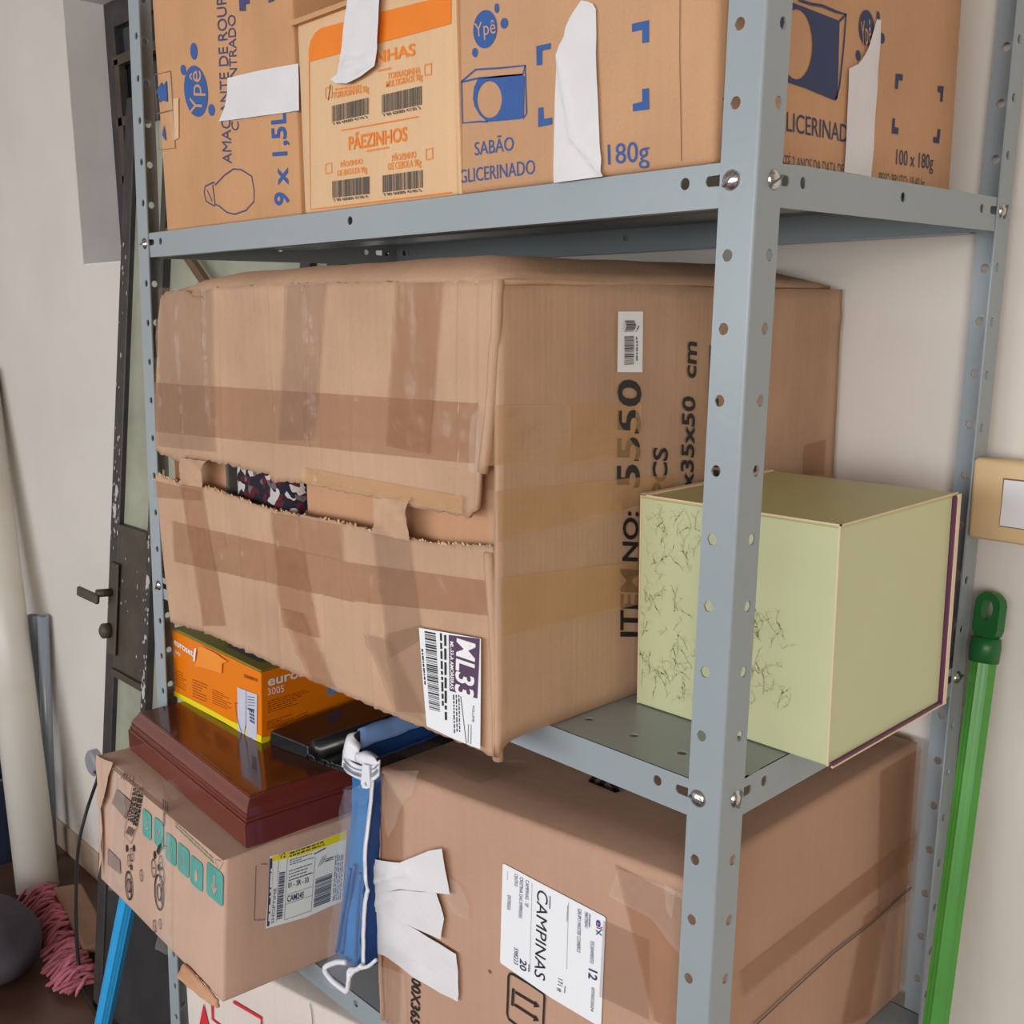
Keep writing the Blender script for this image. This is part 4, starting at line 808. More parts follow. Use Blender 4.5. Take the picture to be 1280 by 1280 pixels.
bm = stack([(-.2155, 0), (-.1885, 0), (-.1873, .0012), (-.1873, .005)]); bmesh.ops.bevel(bm, geom=[e for e in bm.edges if abs(e.verts[0].co.z-e.verts[1].co.z) > .02], offset=.0012, segments=2, affect='EDGES'); obj('base', bm, M_mahog, ca)
bm = stack([(-.1870, .0022), (-.1835, .0022), (-.1822, .0040), (-.1805, .0040), (-.1775, .0042), (-.1735, .0062), (-.1690, .0095), (-.1660, .0115), (-.1640, .0120), (-.1630, .0132)]); obj('lid', bm, M_mahog, ca)
bm = stack([(-.1632, .0150), (-.1627, .0150), (-.1624, .0156)]); obj('lid_panel', bm, M_mahtop, ca, 'glossy brown centre panel')

# phone carton
ph = thing('phone_box', 'orange telephone box with white lettering standing on the wooden case', 'box', (-.80, .1, -.1625))
P0 = -.1625
c8 = ((-.920, .0142, P0), (-.6875, .0128, P0), (-.702, .215, P0), (-.925, .215, P0), (-.916, .0142, -.0665), (-.681, .0132, -.0690), (-.695, .215, -.070), (-.921, .215, -.068))
obj('carton', hexgrid(c8, 4, .0012, .0002), M_orbox, ph)
f = Face((-0.92,0.0142,-0.163),(1,-0.006,0)); g = Face((-0.6875,0.0128,-0.163),(-0.07,0.9975,0),(0.07,0.0049,0.9975))
obj('lid', hexa(((-.915, .015, -.0665), (-.683, .0145, -.0685), (-.697, .214, -.0690), (-.919, .214, -.067), (-.916, .018, -.0640), (-.683, .0155, -.0672), (-.697, .214, -.0675), (-.919, .214, -.0645))), M_olive, ph, 'olive green lid')
bm = bmesh.new()
for q in ([(-.80, .030), (-.695, .03), (-.70, .205), (-.81, .205)],):
    vs = [bm.verts.new((x, y, -.0652 - .002*(x+.81)/.12)) for x, y in q]; bm.faces.new(vs)
obj('lid_print', bm, M_dgray, ph, 'grey printed area on the lid')
I = Ink(f, .0006); I.poly([(-0.0011,0.0071),(0.0566,0.0088),(0.1124,0.0095),(0.147,0.0093),(0.2152,0.0106),(0.2344,0.0111),(0.2335,0.0016),(0.2018,0),(0.1382,0.0016),(0.0498,0.0005),(-0.0026,0.0003)]); I.done('printed_stripe', I_yellow, ph, 'yellow stripe along the foot')
I = Ink(g, .0006); I.poly([(-0.001,0.0095),(0.0122,0.0069),(0.0109,0.0002),(-0.0011,-0.0008)]); I.done('printed_stripe', I_yellow, ph)
I = Ink(f, .0006); I.text('euroset', (0.0091,0.0778),(0.0637,0.0729),(0.0098,0.0873)); I.text('3005', (0.0088,0.0655),(0.0264,0.064),(0.0088,0.0699), False); I.done('printed_title', I_white, ph)
I = Ink(f, .0006); I.text('SIEMENS', (0.1984,0.0785),(0.2311,0.0807),(0.1988,0.0822))
for k, (a, b, c) in enumerate((((0.0043,0.0173),(0.0419,0.017),(0.0063,0.0437)), ((0.0545,0.0147),(0.0997,0.0171),(0.0576,0.0426)), ((0.111,0.0202),(0.1615,0.0233),(0.1123,0.042)), ((0.0027,0.0015),(0.0443,0.0026),(0.0026,0.0034)))): I.lines(a, b, c, 1 if k == 3 else 7, 20+k, .28, .5)
I.done('printed_small_lettering', mat('dark_orange_ink', srgb(150, 70, 10), .5), ph)
sheet(f, [(0.08,0.0907),(0.0957,0.0943),(0.1319,0.094),(0.1486,0.0913),(0.1613,0.0903),(0.1464,0.0838),(0.1435,0.0696),(0.103,0.0659),(0.0692,0.0617),(0.0763,0.0725),(0.0819,0.0835)], M_orflap, ph, 'torn_patch', off=.0016, wr=.0008, label='lighter torn tab')
sheet(f, [(0.0749,0.0874),(0.0808,0.0899),(0.0774,0.0811),(0.0724,0.0687),(0.0686,0.0678),(0.07,0.0779)], M_label, ph, 'torn_edge', off=.003, wr=.001, label='white torn paper edge')
I = Ink(f, .0009); I.poly([(0.1804,0.0606),(0.2033,0.062),(0.1986,0.0164),(0.1844,-0.012),(0.1751,-0.004)]); I.poly([(0.2033,0.062),(0.2296,0.0638),(0.2221,0.0021),(0.1969,-0.0002)]); I.done('printed_phone', mat('phone_print', srgb(205, 206, 220), .4), ph)
I = Ink(f, .0013); I.stroke([(0.2033,0.062),(0.1984,0.019),(0.1884,-0.0095)], .0007)
for r in range(4):
    for c in range(3): o_ = V((0.2085,0.0365)) + V((c*.0042, -.0045*r)) ; I.poly([o_, o_+V((.0030, 0)), o_+V((.0030, .0030)), o_+V((0, .0030))])
I.lines((0.2045,0.038),(0.2225,0.0404),(0.2048,0.0407), 1, 3, .8, 0); I.lines((0.2051,0.0434),(0.2249,0.0476),(0.2066,0.0583), 4, 5, .25, .2)
I.stroke([(0.1798,0.0391),(0.1728,0.0374),(0.1752,0.0204),(0.1868,-0.0005),(0.1981,-0.0119),(0.2106,-0.01),(0.215,-0.0027),(0.2081,0.0012),(0.2003,-0.0032)], .0012); I.done('printed_phone_detail', I_navy2, ph)
I = Ink(g, .0006); I.text('euroset', (0.0097,0.0742),(0.0856,0.0727),(0.0098,0.0865)); I.text('3005', (0.0096,0.0623),(0.0339,0.0603),(0.0092,0.0711), False); I.done('printed_title', I_white, ph)
I = Ink(g, .0006); I.lines((0.0094,0.0387),(0.0738,0.0373),(0.0085,0.0564), 6, 31, .35, .5); I.lines((0.0078,0.0166),(0.0489,0.0152),(0.0079,0.0291), 5, 32, .45, .5); I.lines((0.0503,0.016),(0.0724,0.0183),(0.0504,0.0237), 2, 33, .3, .3); I.done('printed_small_lettering', mat('dark_orange_ink', srgb(150, 70, 10), .5), ph)
I = Ink(g, .0006); I.poly([(0.1009,0.0465),(0.1209,0.0461),(0.1226,0.0337),(0.1018,0.0352)]); I.done('printed_picture', M_sky, ph)

# black device on the case
dv = thing('black_device', 'flat black plastic device with a round bar lying on the wooden case', 'device', (-.58, .13, -.1628))
D0 = -.1624
obj('body', hexa(((-.676, .017, D0), (-.604, .027, D0), (-.604, .25, D0), (-.69, .25, D0), (-.674, .018, D0+.019), (-.606, .028, D0+.017), (-.606, .25, D0+.02), (-.689, .25, D0+.022)), .002), M_blackp, dv)
bm = bmesh.new(); tube(bm, [(-.592, .028, D0+.016), (-.592, .25, D0+.018)], .0125, 18); obj('round_bar', bm, M_blackp, dv, smooth=True)
obj('lower_plate', hexa(((-.604, .026, D0), (-.512, .040, D0), (-.512, .18, D0), (-.604, .18, D0), (-.604, .026, D0+.008), (-.512, .041, D0+.008), (-.512, .18, D0+.010), (-.604, .18, D0+.01)), .0015), M_blackp, dv)
bm = bmesh.new(); tube(bm, curve_pts([(-.598, .022, D0+.004), (-.596, .020, D0+.011), (-.590, .021, D0+.013), (-.585, .0225, D0+.011), (-.583, .024, D0+.003)], 5), .0014, 8); obj('clip', bm, M_blackp, dv, smooth=True)
bm = bmesh.new(); tube(bm, curve_pts([(-.572, .028, D0+.003), (-.570, .0265, D0+.010), (-.564, .0275, D0+.011), (-.561, .029, D0+.004)], 5), .0012, 8); obj('clip', bm, M_blackp, dv, smooth=True)

# moving carton, right half of the bottom shelf
cm = thing('cardboard_box', 'big brown moving carton with a white address label on the lowest shelf', 'box', (-.23, .2, B0))
c8 = ((-.4115, -.0165, B0), (-.0485, .0265, B0), (-.047, .43, B0), (-.405, .43, B0), (-.4045, -.0157, -.092), (-.0485, .0265, -.0905), (-.047, .43, -.0900), (-.405, .43, -.092))
obj('carton', hexgrid(c8, 8, .006, .0004, 6, seed=8), C_camp, cm, smooth=True)
f = Face((-0.411,-0.017,-0.39),(0.993,0.118,0)); g = Face((-0.0466,0.027,-0.39),(0,1,0)); t_ = Face((-0.404,-0.016,-0.0905),(1,0,0),(0,1,0))
# corrugated left edge: stacked board layers
bm = bmesh.new()
for k in range(5):
    x = -.412 + .0032*k - .0065*(k % 2)*.3
    tube(bm, curve_pts([(x+.0005*k, -.017+.0008*k, -.385), (x+.002, -.0185+.001*k, -.28), (x+.004, -.0175+.001*k, -.18), (x+.0065, -.0165+.001*k, -.098)], 6), .0016, 6)
for v in bm.verts: v.co += noise.noise_vector(v.co*40)*.0015
obj('board_edge', bm, C_camp, cm, 'split corrugated corner', smooth=True)['kind'] = 'stuff'
strip(f, [(-0.0004,-0.0002),(0.0269,0.0126),(0.0419,0.2629),(0.0119,0.293)], M_tan, cm, off=.002, nu=10, nv=40, wr=.001)
sheet(f, [(0.012,0.2956),(0.0669,0.3112),(0.0594,0.2854),(0.042,0.2682),(0.0331,0.2428),(0.0209,0.2256),(0.015,0.2546)], M_clear, cm, 'tape_strip', off=.002, wr=.003, freq=70, seed=3)
strip(f, [(-0.0004,-0.0021),(0.0414,0.0174),(0.0388,0.0787),(0.0052,0.0737)], M_clear, cm, off=.003, wr=.002, nu=16, nv=20, seed=9)
strip(f, [(0.2971,0.291),(0.3634,0.2824),(0.3629,0.1618),(0.338,0.1614)], M_tan, cm, off=.0015, nu=16, nv=30, wr=.0006)
sheet(f, [(0.3011,0.2902),(0.3654,0.2903),(0.3632,0.2356),(0.3336,0.2566),(0.2925,0.2611),(0.2973,0.2762)], M_clear, cm, 'tape_strip', off=.003, wr=.002)
sheet(f, [(0.3481,0.2946),(0.3587,0.2927),(0.3571,0.2657),(0.3509,0.2741)], M_clear, cm, 'tape_strip', off=.006, wr=.003, label='shiny clear tape at the corner')
strip(f, [(0.2854,0.2342),(0.3317,0.2338),(0.3333,0.1593),(0.282,0.1592)], M_grtape, cm, off=.001, nu=20, nv=20)
sheet(f, [(0.1061,0.2115),(0.1218,0.2087),(0.1318,0.1913),(0.1295,0.1751),(0.1106,0.1747),(0.1003,0.188)], M_clear, cm, 'tape_strip', off=.003, wr=.002)
for q, lb in (([(-0.0109,0.1938),(0.014,0.1982),(0.0398,0.2052),(0.0825,0.2331),(0.1002,0.2415),(0.1031,0.2232),(0.1055,0.2107),(0.1084,0.1953),(0.0899,0.1903),(0.0387,0.1757),(0.0126,0.1618),(-0.0046,0.1555),(-0.0077,0.173)], 0), ([(-0.0046,0.1555),(0.0126,0.1618),(0.0387,0.1743),(0.0899,0.1895),(0.0953,0.1775),(0.099,0.1653),(0.0944,0.1411),(0.073,0.1401),(0.0446,0.1387),(0.0153,0.1372),(0.0002,0.1357)], 1), ([(0.0003,0.1381),(0.0153,0.1381),(0.0554,0.1378),(0.0935,0.1345),(0.1137,0.1326),(0.116,0.115),(0.1161,0.0903),(0.1139,0.0799),(0.0922,0.0797),(0.0535,0.0813),(0.0095,0.0873),(0.0003,0.0858)], 2)):
    ridge = [((0.0017,0.1707),(0.0503,0.1992), .002, .003), ((0.0024,0.188),(0.0055,0.1721), .002, .003)] if lb == 0 else [((0.0006,0.1445),(0.0235,0.1588), .0015, .003)]
    sheet(f, q, M_mask, cm, 'tape_strip', off=.0034+.0012*(2-lb), wr=.0014, label='torn white masking tape', seed=lb, ridge=ridge)
I = Ink(f, .0009); I.text('300X365', (0.0479,0.0855),(0.0436,0.0227),(0.0601,0.0855)); I.done('printed_size', I_black, cm)
I = Ink(f, .0009); I.poly([(0.1718,0.2471),(0.1741,0.2484),(0.2098,0.245),(0.2856,0.2383),(0.2877,0.2373),(0.2872,0.2208),(0.2843,0.1326),(0.2806,0.1296),(0.2279,0.134),(0.1688,0.1438),(0.1675,0.1454),(0.1701,0.2079)]); I.done('address_label', M_label, cm, 'white address label')
I = Ink(f, .0014); I.text('CAMPINAS', (0.2131,0.2384),(0.2095,0.1488),(0.2251,0.237), False); I.done('label_city', I_black, cm)
I = Ink(f, .0014)
for t, a, b, c in (('CENTRO', (0.1863,0.2432),(0.1861,0.2309),(0.1901,0.2435)), ('CRISTINA DAS EMPRESAS', (0.1926,0.2421),(0.191,0.2004),(0.1966,0.2425)), ('CAMPINAS - SP', (0.1994,0.2415),(0.1986,0.2146),(0.2034,0.2421)), ('ENTREGA', (0.1778,0.2185),(0.1772,0.2035),(0.1817,0.2187)), ('20', (0.1924,0.1592),(0.192,0.1481),(0.1999,0.1589)), ('598223', (0.1853,0.1681),(0.1849,0.151),(0.1901,0.1677)),
                   ('MARTINEAU', (0.2659,0.2354),(0.2659,0.2205),(0.2697,0.2353)), ('GRUPO MASTER COMERCI', (0.2584,0.2358),(0.2575,0.1935),(0.2622,0.2356)), ('ESCAPAMENTO', (0.2725,0.2096),(0.2718,0.1881),(0.2763,0.2098)), ('12', (0.2709,0.1823),(0.2704,0.1724),(0.2798,0.1825)), ('171 #', (0.2368,0.1579),(0.2357,0.1445),(0.242,0.1582)), ('07/02/2024', (0.2739,0.1653),(0.273,0.1415),(0.2771,0.165))): I.text(t, a, b, c, t in ('20', '12'))
for q, n in (([(0.207,0.2408),(0.2041,0.1499)], 40), ([(0.2483,0.2371),(0.2464,0.1706)], 30), ([(0.178,0.2422),(0.1776,0.2327)], 4)):
    for k in range(n): p = V(q[0]).lerp(V(q[1]), k/n); I.stroke([p, p+V((0, -.0012))], .0005)
    I.cut()
for a, b, c in (((0.227,0.2358),(0.2266,0.2227),(0.2284,0.2356)), ((0.2708,0.2351),(0.2705,0.2217),(0.2721,0.235)), ((0.2443,0.1532),(0.2436,0.1456),(0.2455,0.1531)), ((0.2025,0.1574),(0.202,0.149),(0.2039,0.1573)), ((0.2469,0.2342),(0.2462,0.2173),(0.2477,0.2339))): I.lines(a, b, c, 1, 4, .8, .1); I.cut()
I.done('label_lettering', I_navy2, cm)
I = Ink(f, .0014); I.text('e', (0.2784,0.233),(0.2782,0.2263),(0.2848,0.2324)); I.done('label_logo', mat('logo_blue', srgb(40, 60, 150), .5), cm)
I = Ink(f, .0014); I.stroke([(0.2785,0.2249),(0.2817,0.2251),(0.2848,0.2274)], .0011); I.done('label_logo', I_red, cm)
I = Ink(f, .0014); I.stroke([(0.2779,0.2221),(0.2841,0.2193)], .0012); I.stroke([(0.2783,0.2182),(0.2844,0.2253)], .0012); I.done('label_logo', mat('logo_teal', srgb(30, 120, 130), .5), cm)
I = Ink(f, .0009); I.stroke([(0.1775,0.1337),(0.1798,0.1377),(0.1835,0.1383),(0.2017,0.1369),(0.2156,0.1346),(0.2199,0.1338),(0.2206,0.1307),(0.219,0.0994),(0.2062,0.0823),(0.1774,0.0884),(0.1755,0.0931),(0.1768,0.1147)], .0024, True)
I.stroke([(0.1834,0.1234),(0.1821,0.1048)], .0030); I.stroke([(0.1857,0.1207),(0.2094,0.1189)], .0028); I.poly([(0.2094,0.1223),(0.2148,0.118),(0.2079,0.1148)]); I.stroke([(0.1845,0.107),(0.2094,0.1045)], .0028); I.poly([(0.2097,0.1077),(0.214,0.1031),(0.207,0.1)])
I.done('printed_arrows', I_black, cm)
I = Ink(f, .0010); I.ell((0.1538,0.1285),(0.1552,0.129),(0.1528,0.1302), 10); I.done('stain', I_brown, cm)
# top print and tape
I = Ink(t_, .0016); I.stroke([(0.1786,0.1227),(0.2132,0.1231)], .006); I.stroke([(0.1752,0.1347),(0.1798,0.1214)], .006); I.stroke([(0.1855,0.1374),(0.1922,0.1214)], .006); I.stroke([(0.1986,0.1329),(0.2132,0.1231)], .006); I.stroke([(0.0912,0.1374),(0.1157,0.1337),(0.1111,0.1432)], .005); I.done('printed_lettering', I_black, cm)
sheet(t_, [(-0.0078,0.0226),(-0.0119,0.0686),(0.0505,0.0818),(0.1199,0.0916),(0.117,0.0756),(0.1094,0.0398),(0.0627,0.0388)], M_grtape, cm, 'tape_strip', off=.002, wr=.002, label='grey clear tape end')
sheet(t_, [(0.0811,0.093),(0.1025,0.1064),(0.1083,0.1041),(0.091,0.0892)], M_clear, cm, 'tape_strip', off=.003, wr=.002)
# right side tape and torn seam
strip(g, [(0.0864,0.154),(0.4053,0.1616),(0.4103,0.1928),(0.0786,0.1813)], M_tan, cm, off=.0012, nu=40, nv=10)
strip(g, [(0.3297,0.1225),(0.4023,0.1151),(0.4057,0.2914),(0.3178,0.2922)], M_tan, cm, off=.0015, nu=12, nv=40)
strip(g, [(0.2654,0.0288),(0.3254,0.012),(0.3573,0.1386),(0.3025,0.1389)], M_tan, cm, off=.0018, nu=12, nv=30)
I = Ink(g, .0024); I.stroke([(0.1012,0.1168),(0.1605,0.1215),(0.2401,0.1266),(0.3124,0.1255),(0.4039,0.1308)], .0022); I.done('torn_seam', I_gray, cm)

# quilt in a clear zipped bag, squeezed between the two cartons
bg_ = thing('bedding_bag', 'clear zipped plastic bag of blue bedding with white binding between two cartons', 'bag', (-.44, .08, B0))
fl = [(-0.471,-0.032,-0.3276),(-0.4621,-0.032,-0.2832), (-0.4499,-0.028,-0.2095), (-0.4432,-0.024,-0.1491),(-0.4412,-0.024,-0.1142)]
fr_ = [(-0.4161,-0.037,-0.3171),(-0.4134,-0.037,-0.2686), (-0.4105,-0.032,-0.1924), (-0.4075,-0.026,-0.1357),(-0.4014,-0.026,-0.0987)]
def loft(bm, fn, n, close=True):
    rings = []
    for i in range(n+1): rings.append([bm.verts.new(p) for p in fn(i/n)])
    for a, b in zip(rings, rings[1:]):
        for k in range(len(a) if close else len(a)-1): j = (k+1) % len(a); bm.faces.new((a[k], a[j], b[j], b[k]))
    if close: bm.faces.new(rings[0][::-1]); bm.faces.new(rings[-1])
    bmesh.ops.recalc_face_normals(bm, faces=bm.faces)
def _ip3(pl, t):
    P = [V(p) for p in pl]; n = len(P)-1; s = t*n; i = min(n-1, int(s)); u = s-i; return P[i]*(1-u) + P[i+1]*u
def core(t, grow=0, deep=.24):
    a, b = _ip3(fl, t), _ip3(fr_, t); w = .0016*noise.noise(V((t*12, 0, 2)))
    bk = V((.012, deep, 0)); g_ = V((grow, 0, 0))
    return [a - g_ + V((0, -grow+w, 0)), (a+b)/2 + V((0, -.004-grow-w, 0)), b + g_*.5 + V((0, -grow, 0)), b + g_*.5 + V((.004, .03, 0)), b + g_*.5 + bk, a - g_ + bk]
bm = bmesh.new(); loft(bm, lambda t: core(t)[:3] + core(t)[4:], 16); obj('blue_quilt', bm, M_blue, bg_)
bm = bmesh.new()
def dk(u, v):
    b = _ip3(fr_, v); return b + V((.0022+.002*u, -.001 + .19*u, 0))
grid(bm, dk, 6, 16); obj('quilt_side', bm, M_blue2, bg_, 'right side of the blue bedding, shade put in its colour', smooth=True, solid=-.0015)
bm = bmesh.new()
for q in ([(-0.463,-0.034,-0.3191),(-0.4514,-0.034,-0.2776),(-0.4312,-0.034,-0.2089)], [(-0.4523,-0.035,-0.3155),(-0.4409,-0.035,-0.2725),(-0.4222,-0.035,-0.2003)], [(-0.4217,-0.039,-0.3133),(-0.4163,-0.039,-0.269),(-0.4055,-0.039,-0.201)]): tube(bm, curve_pts([V(p)+V((0, -.003, 0)) for p in q], 6), .0018, 6)
for v in bm.verts: v.co += noise.noise_vector(v.co*50)*.0006
obj('quilt_fold', bm, mat('fold_blue', srgb(22, 96, 160), .5), bg_, smooth=True)['kind'] = 'stuff'
# clear skin, a little larger and crumpled
pl_l = [(-0.4891,-0.035,-0.3643),(-0.4766,-0.035,-0.3173),(-0.456,-0.035,-0.2323),(-0.4429,-0.035,-0.1631),(-0.4359,-0.035,-0.1204)]
pl_r = [(-0.4266,-0.042,-0.3453),(-0.4032,-0.042,-0.2846), (-0.3995,-0.036,-0.1909), (-0.3963,-0.031,-0.13),(-0.3879,-0.031,-0.0969)]
bm = bmesh.new()
def skin(u, v):
    a, b = _ip3(pl_l, v), _ip3(pl_r, v); p = a*(1-u) + b*u
    return p + V((0, -.006*math.sin(math.pi*u) - .005, 0)) + noise.noise_vector(p*45)*.0035 + noise.noise_vector(p*110)*.0016
grid(bm, skin, 18, 50)
obj('clear_skin', bm, M_poly, bg_, 'crumpled clear plastic', smooth=True)
bm = bmesh.new()
def skl(u, v):
    a = _ip3(pl_l, v); p = a + V((-.002+.01*u, .2*u, 0)); return p + noise.noise_vector(p*40)*.003
grid(bm, skl, 14, 40); obj('clear_skin', bm, M_poly, bg_, 'crumpled clear plastic', smooth=True)
def ribbon(name, pts, w, m, lab=None, n=10, side=(1, 0, 0)):
    bm = bmesh.new(); C_ = curve_pts(pts, n); s = V(side); A, B = [], []
    for p in C_: A.append(bm.verts.new(p - s*w/2 + noise.noise_vector(p*80)*.0006)); B.append(bm.verts.new(p + s*w/2 + noise.noise_vector(p*80)*.0006))
    for k in range(len(C_)-1): bm.faces.new((A[k], B[k], B[k+1], A[k+1]))
    return obj(name, bm, m, bg_, lab, smooth=True, solid=.0015)
ribbon('binding', [(-0.4029,-0.046,-0.3037),(-0.3985,-0.046,-0.2489),(-0.3928,-0.046,-0.2196),(-0.3896,-0.046,-0.2112), (-0.4001,-0.041,-0.2025),(-0.3984,-0.041,-0.1709), (-0.398,-0.035,-0.1379),(-0.3905,-0.035,-0.0965)], .0048, M_pipe_w, 'white vertical binding')
bm = bmesh.new(); tube(bm, curve_pts([(-0.3985,-0.05,-0.2988),(-0.4075,-0.05,-0.3077),(-0.4207,-0.05,-0.3151), (-0.4199,-0.052,-0.3249),(-0.4238,-0.052,-0.3408)], 6), .0026, 8); obj('binding', bm, M_pipe_w, bg_, smooth=True)
bm = bmesh.new(); tube(bm, curve_pts([(-0.4306,-0.048,-0.3114),(-0.4488,-0.048,-0.3202),(-0.4711,-0.048,-0.3376), (-0.4562,-0.052,-0.34),(-0.4384,-0.052,-0.3416),(-0.4238,-0.052,-0.3408)], 6), .0030, 8); obj('binding', bm, M_pipe_w, bg_, 'white bottom binding loop', smooth=True)
bm = bmesh.new(); tube(bm, curve_pts([(-0.4268,-0.05,-0.3433),(-0.4212,-0.05,-0.3237),(-0.4075,-0.05,-0.3077),(-0.3872,-0.05,-0.2943),(-0.3729,-0.05,-0.2802)], 6), .0020, 8); obj('binding', bm, M_pipe_w, bg_, smooth=True)
# white zip collar curled round the top front, zip lines, pull
ct = [(-0.4254,-0.038,-0.0637),(-0.4319,-0.038,-0.0787),(-0.4329,-0.038,-0.0947)]
ring_hi = [(-0.4326,-0.03,-0.0639),(-0.442,-0.03,-0.0799),(-0.4438,-0.03,-0.0866), (-0.4136,-0.046,-0.0791),(-0.4,-0.046,-0.0799), (-0.378,-0.05,-0.0724),(-0.3647,-0.05,-0.0665),(-0.3567,-0.05,-0.0598)]
ring_lo = [(-0.439,-0.032,-0.1003),(-0.4432,-0.032,-0.0999),(-0.4435,-0.032,-0.1035), (-0.4116,-0.048,-0.0932),(-0.398,-0.048,-0.0939), (-0.3761,-0.052,-0.0878),(-0.3654,-0.052,-0.0834),(-0.3573,-0.052,-0.0758)]
bm = bmesh.new(); hi = curve_pts(ring_hi, 6); lo = curve_pts(ring_lo, 6); n = len(hi)-1
grid(bm, lambda u, v: lo[min(n, round(u*n))]*(1-v) + hi[min(n, round(u*n))]*v + noise.noise_vector((lo[min(n, round(u*n))]+V((0, 0, v*.03)))*60)*.0007, n, 6)
obj('zip_collar', bm, M_pipe_w, bg_, 'white zip collar', smooth=True, solid=.002)
bm = bmesh.new()
for t in (.30, .44, .72): tube(bm, [(lo[k]*(1-t) + hi[k]*t) + V((0, -.0012, 0)) for k in range(n+1)], .0007, 6)
obj('zip_line', bm, M_tube, bg_, smooth=True)['kind'] = 'stuff'
fz = Face(((-0.3724,-0.054,-0.0693)), (1, 0, 0)); 
def L2(p): d = V(p)-fz.o; return (d.dot(fz.a), d.dot(fz.b))
pts = [L2(p) for p in ((-0.3789,-0.054,-0.0698),(-0.3684,-0.054,-0.068),(-0.3679,-0.054,-0.0828),(-0.3668,-0.054,-0.0865),(-0.3683,-0.054,-0.0912),(-0.3737,-0.054,-0.0939),(-0.3804,-0.054,-0.0953),(-0.3828,-0.054,-0.0911),)]
c = V(L2((-0.3747,-0.054,-0.0892))); I = Ink(fz, 0); I.poly(pts, [tuple(c + .0021*V((math.cos(k*.5236), math.sin(k*.5236)))) for k in range(12)]); obj('zip_pull', I.bm, M_pipe_w, bg_, 'white zip pull with a hole', solid=.0016)
def ruled(name, A, B, m, lab=None, nu=12, nv=8, bul=(0, 0, 0), nz=.0012, solid=.0015):
    A = curve_pts(A, 6); B = curve_pts(B, 6); bm = bmesh.new()
    def fn(u, v):
        p = _ip3(A, u)*(1-v) + _ip3(B, u)*v; return p + V(bul)*math.sin(math.pi*v) + noise.noise_vector(p*70)*nz
    grid(bm, fn, nu, nv); return obj(name, bm, m, bg_, lab, smooth=True, solid=solid)
ruled('collar_fold', [(-0.4293,-0.04,-0.0825),(-0.4272,-0.04,-0.0714), (-0.4266,-0.036,-0.0595), (-0.4167,-0.032,-0.0551)], [(-0.4027,-0.044,-0.0788), (-0.401,-0.042,-0.0721),(-0.4007,-0.042,-0.0661), (-0.4062,-0.036,-0.0645)], M_pipe_w, 'white binding folded over at the top', bul=(-.001, -.005, .003))
ruled('collar_fold', [(-0.3955,-0.049,-0.075), (-0.378,-0.05,-0.0724),(-0.3582,-0.05,-0.0661)], [(-0.4023,-0.04,-0.0697), (-0.3886,-0.04,-0.0629), (-0.3701,-0.042,-0.0632)], M_pipe_w, 'white binding folded over at the top', bul=(0, -.004, .004))
VA = (-0.431,-0.022,-0.061); VB = (-0.4107,-0.034,-0.0699); VC = (-0.395,-0.026,-0.0786)
def back(p, *ys): return [V(p) + V((.010*y, y, .02*y)) for y in ys]
ruled('vinyl_top', back(VA, 0, .06, .13, .22), back(VB, 0, .06, .13, .22), M_sky, 'shiny light blue vinyl top', 20, 12, (.002, 0, .010), .0016)
ruled('vinyl_side', back(VB, 0, .06, .13, .22), back(VC, 0, .06, .13, .22), M_blue2, 'bedding under the vinyl in the same shaded blue', 20, 8, (0, 0, -.004), .0014)
# ---------------------------------------------------------------- pale box under the parcel
rb = thing('cardboard_box', 'pale carton with red arrow markings standing below the lowest visible shelf', 'box', (-.64, .08, -.825))
ra = V((.9816, .2, 0)); rn = V((-.2, .9816, 0)); ro = V((-.80, -.044, 0)) + ra*-.019
c8 = [ro+V((0, 0, -.825)), ro+ra*.37+V((0, 0, -.825)), ro+ra*.37+rn*.24+V((0, 0, -.825)), ro+rn*.24+V((0, 0, -.825))]; c8 += [p+V((0, 0, .365)) for p in c8]
obj('carton', hexgrid(c8, 8, .004, .001, 7, seed=6), C_red, rb, smooth=True)
f = Face((-0.8,-0.044,-0.46),(0.9799,0.1996,0))
I = Ink(f, .0016); I.stroke([(0.0373,-0.077),(0.0362,-0.0997),(0.0529,-0.1028),(0.0763,-0.104)], .0042); I.stroke([(0.0803,-0.0559),(0.1329,-0.0582),(0.1318,-0.0848)], .0048); I.done('printed_hexagon', I_red, rb)
I = Ink(f, .0016); I.poly([(0.0196,-0.083),(0.0281,-0.1132),(0.0207,-0.1275),(0.0077,-0.1194)]); I.done('printed_arrow', I_red, rb)
I = Ink(f, .0016); I.stroke([(0.2228,-0.0011),(0.2254,-0.0122),(0.2258,-0.0284)], .0012); I.done('fold_line', I_brown, rb)
sheet(f, [(0.8648,0.7537),(0.8867,0.7692),(0.9309,0.7595),(0.9238,0.7478),(0.888,0.7489)][:0] or [(0.2237,0.0022),(0.2294,0.0089),(0.2549,0.0116),(0.2718,0.0099),(0.257,0.0017),(0.2356,-0.0005)], M_clear, rb, 'tape_strip', off=.004, wr=.003)

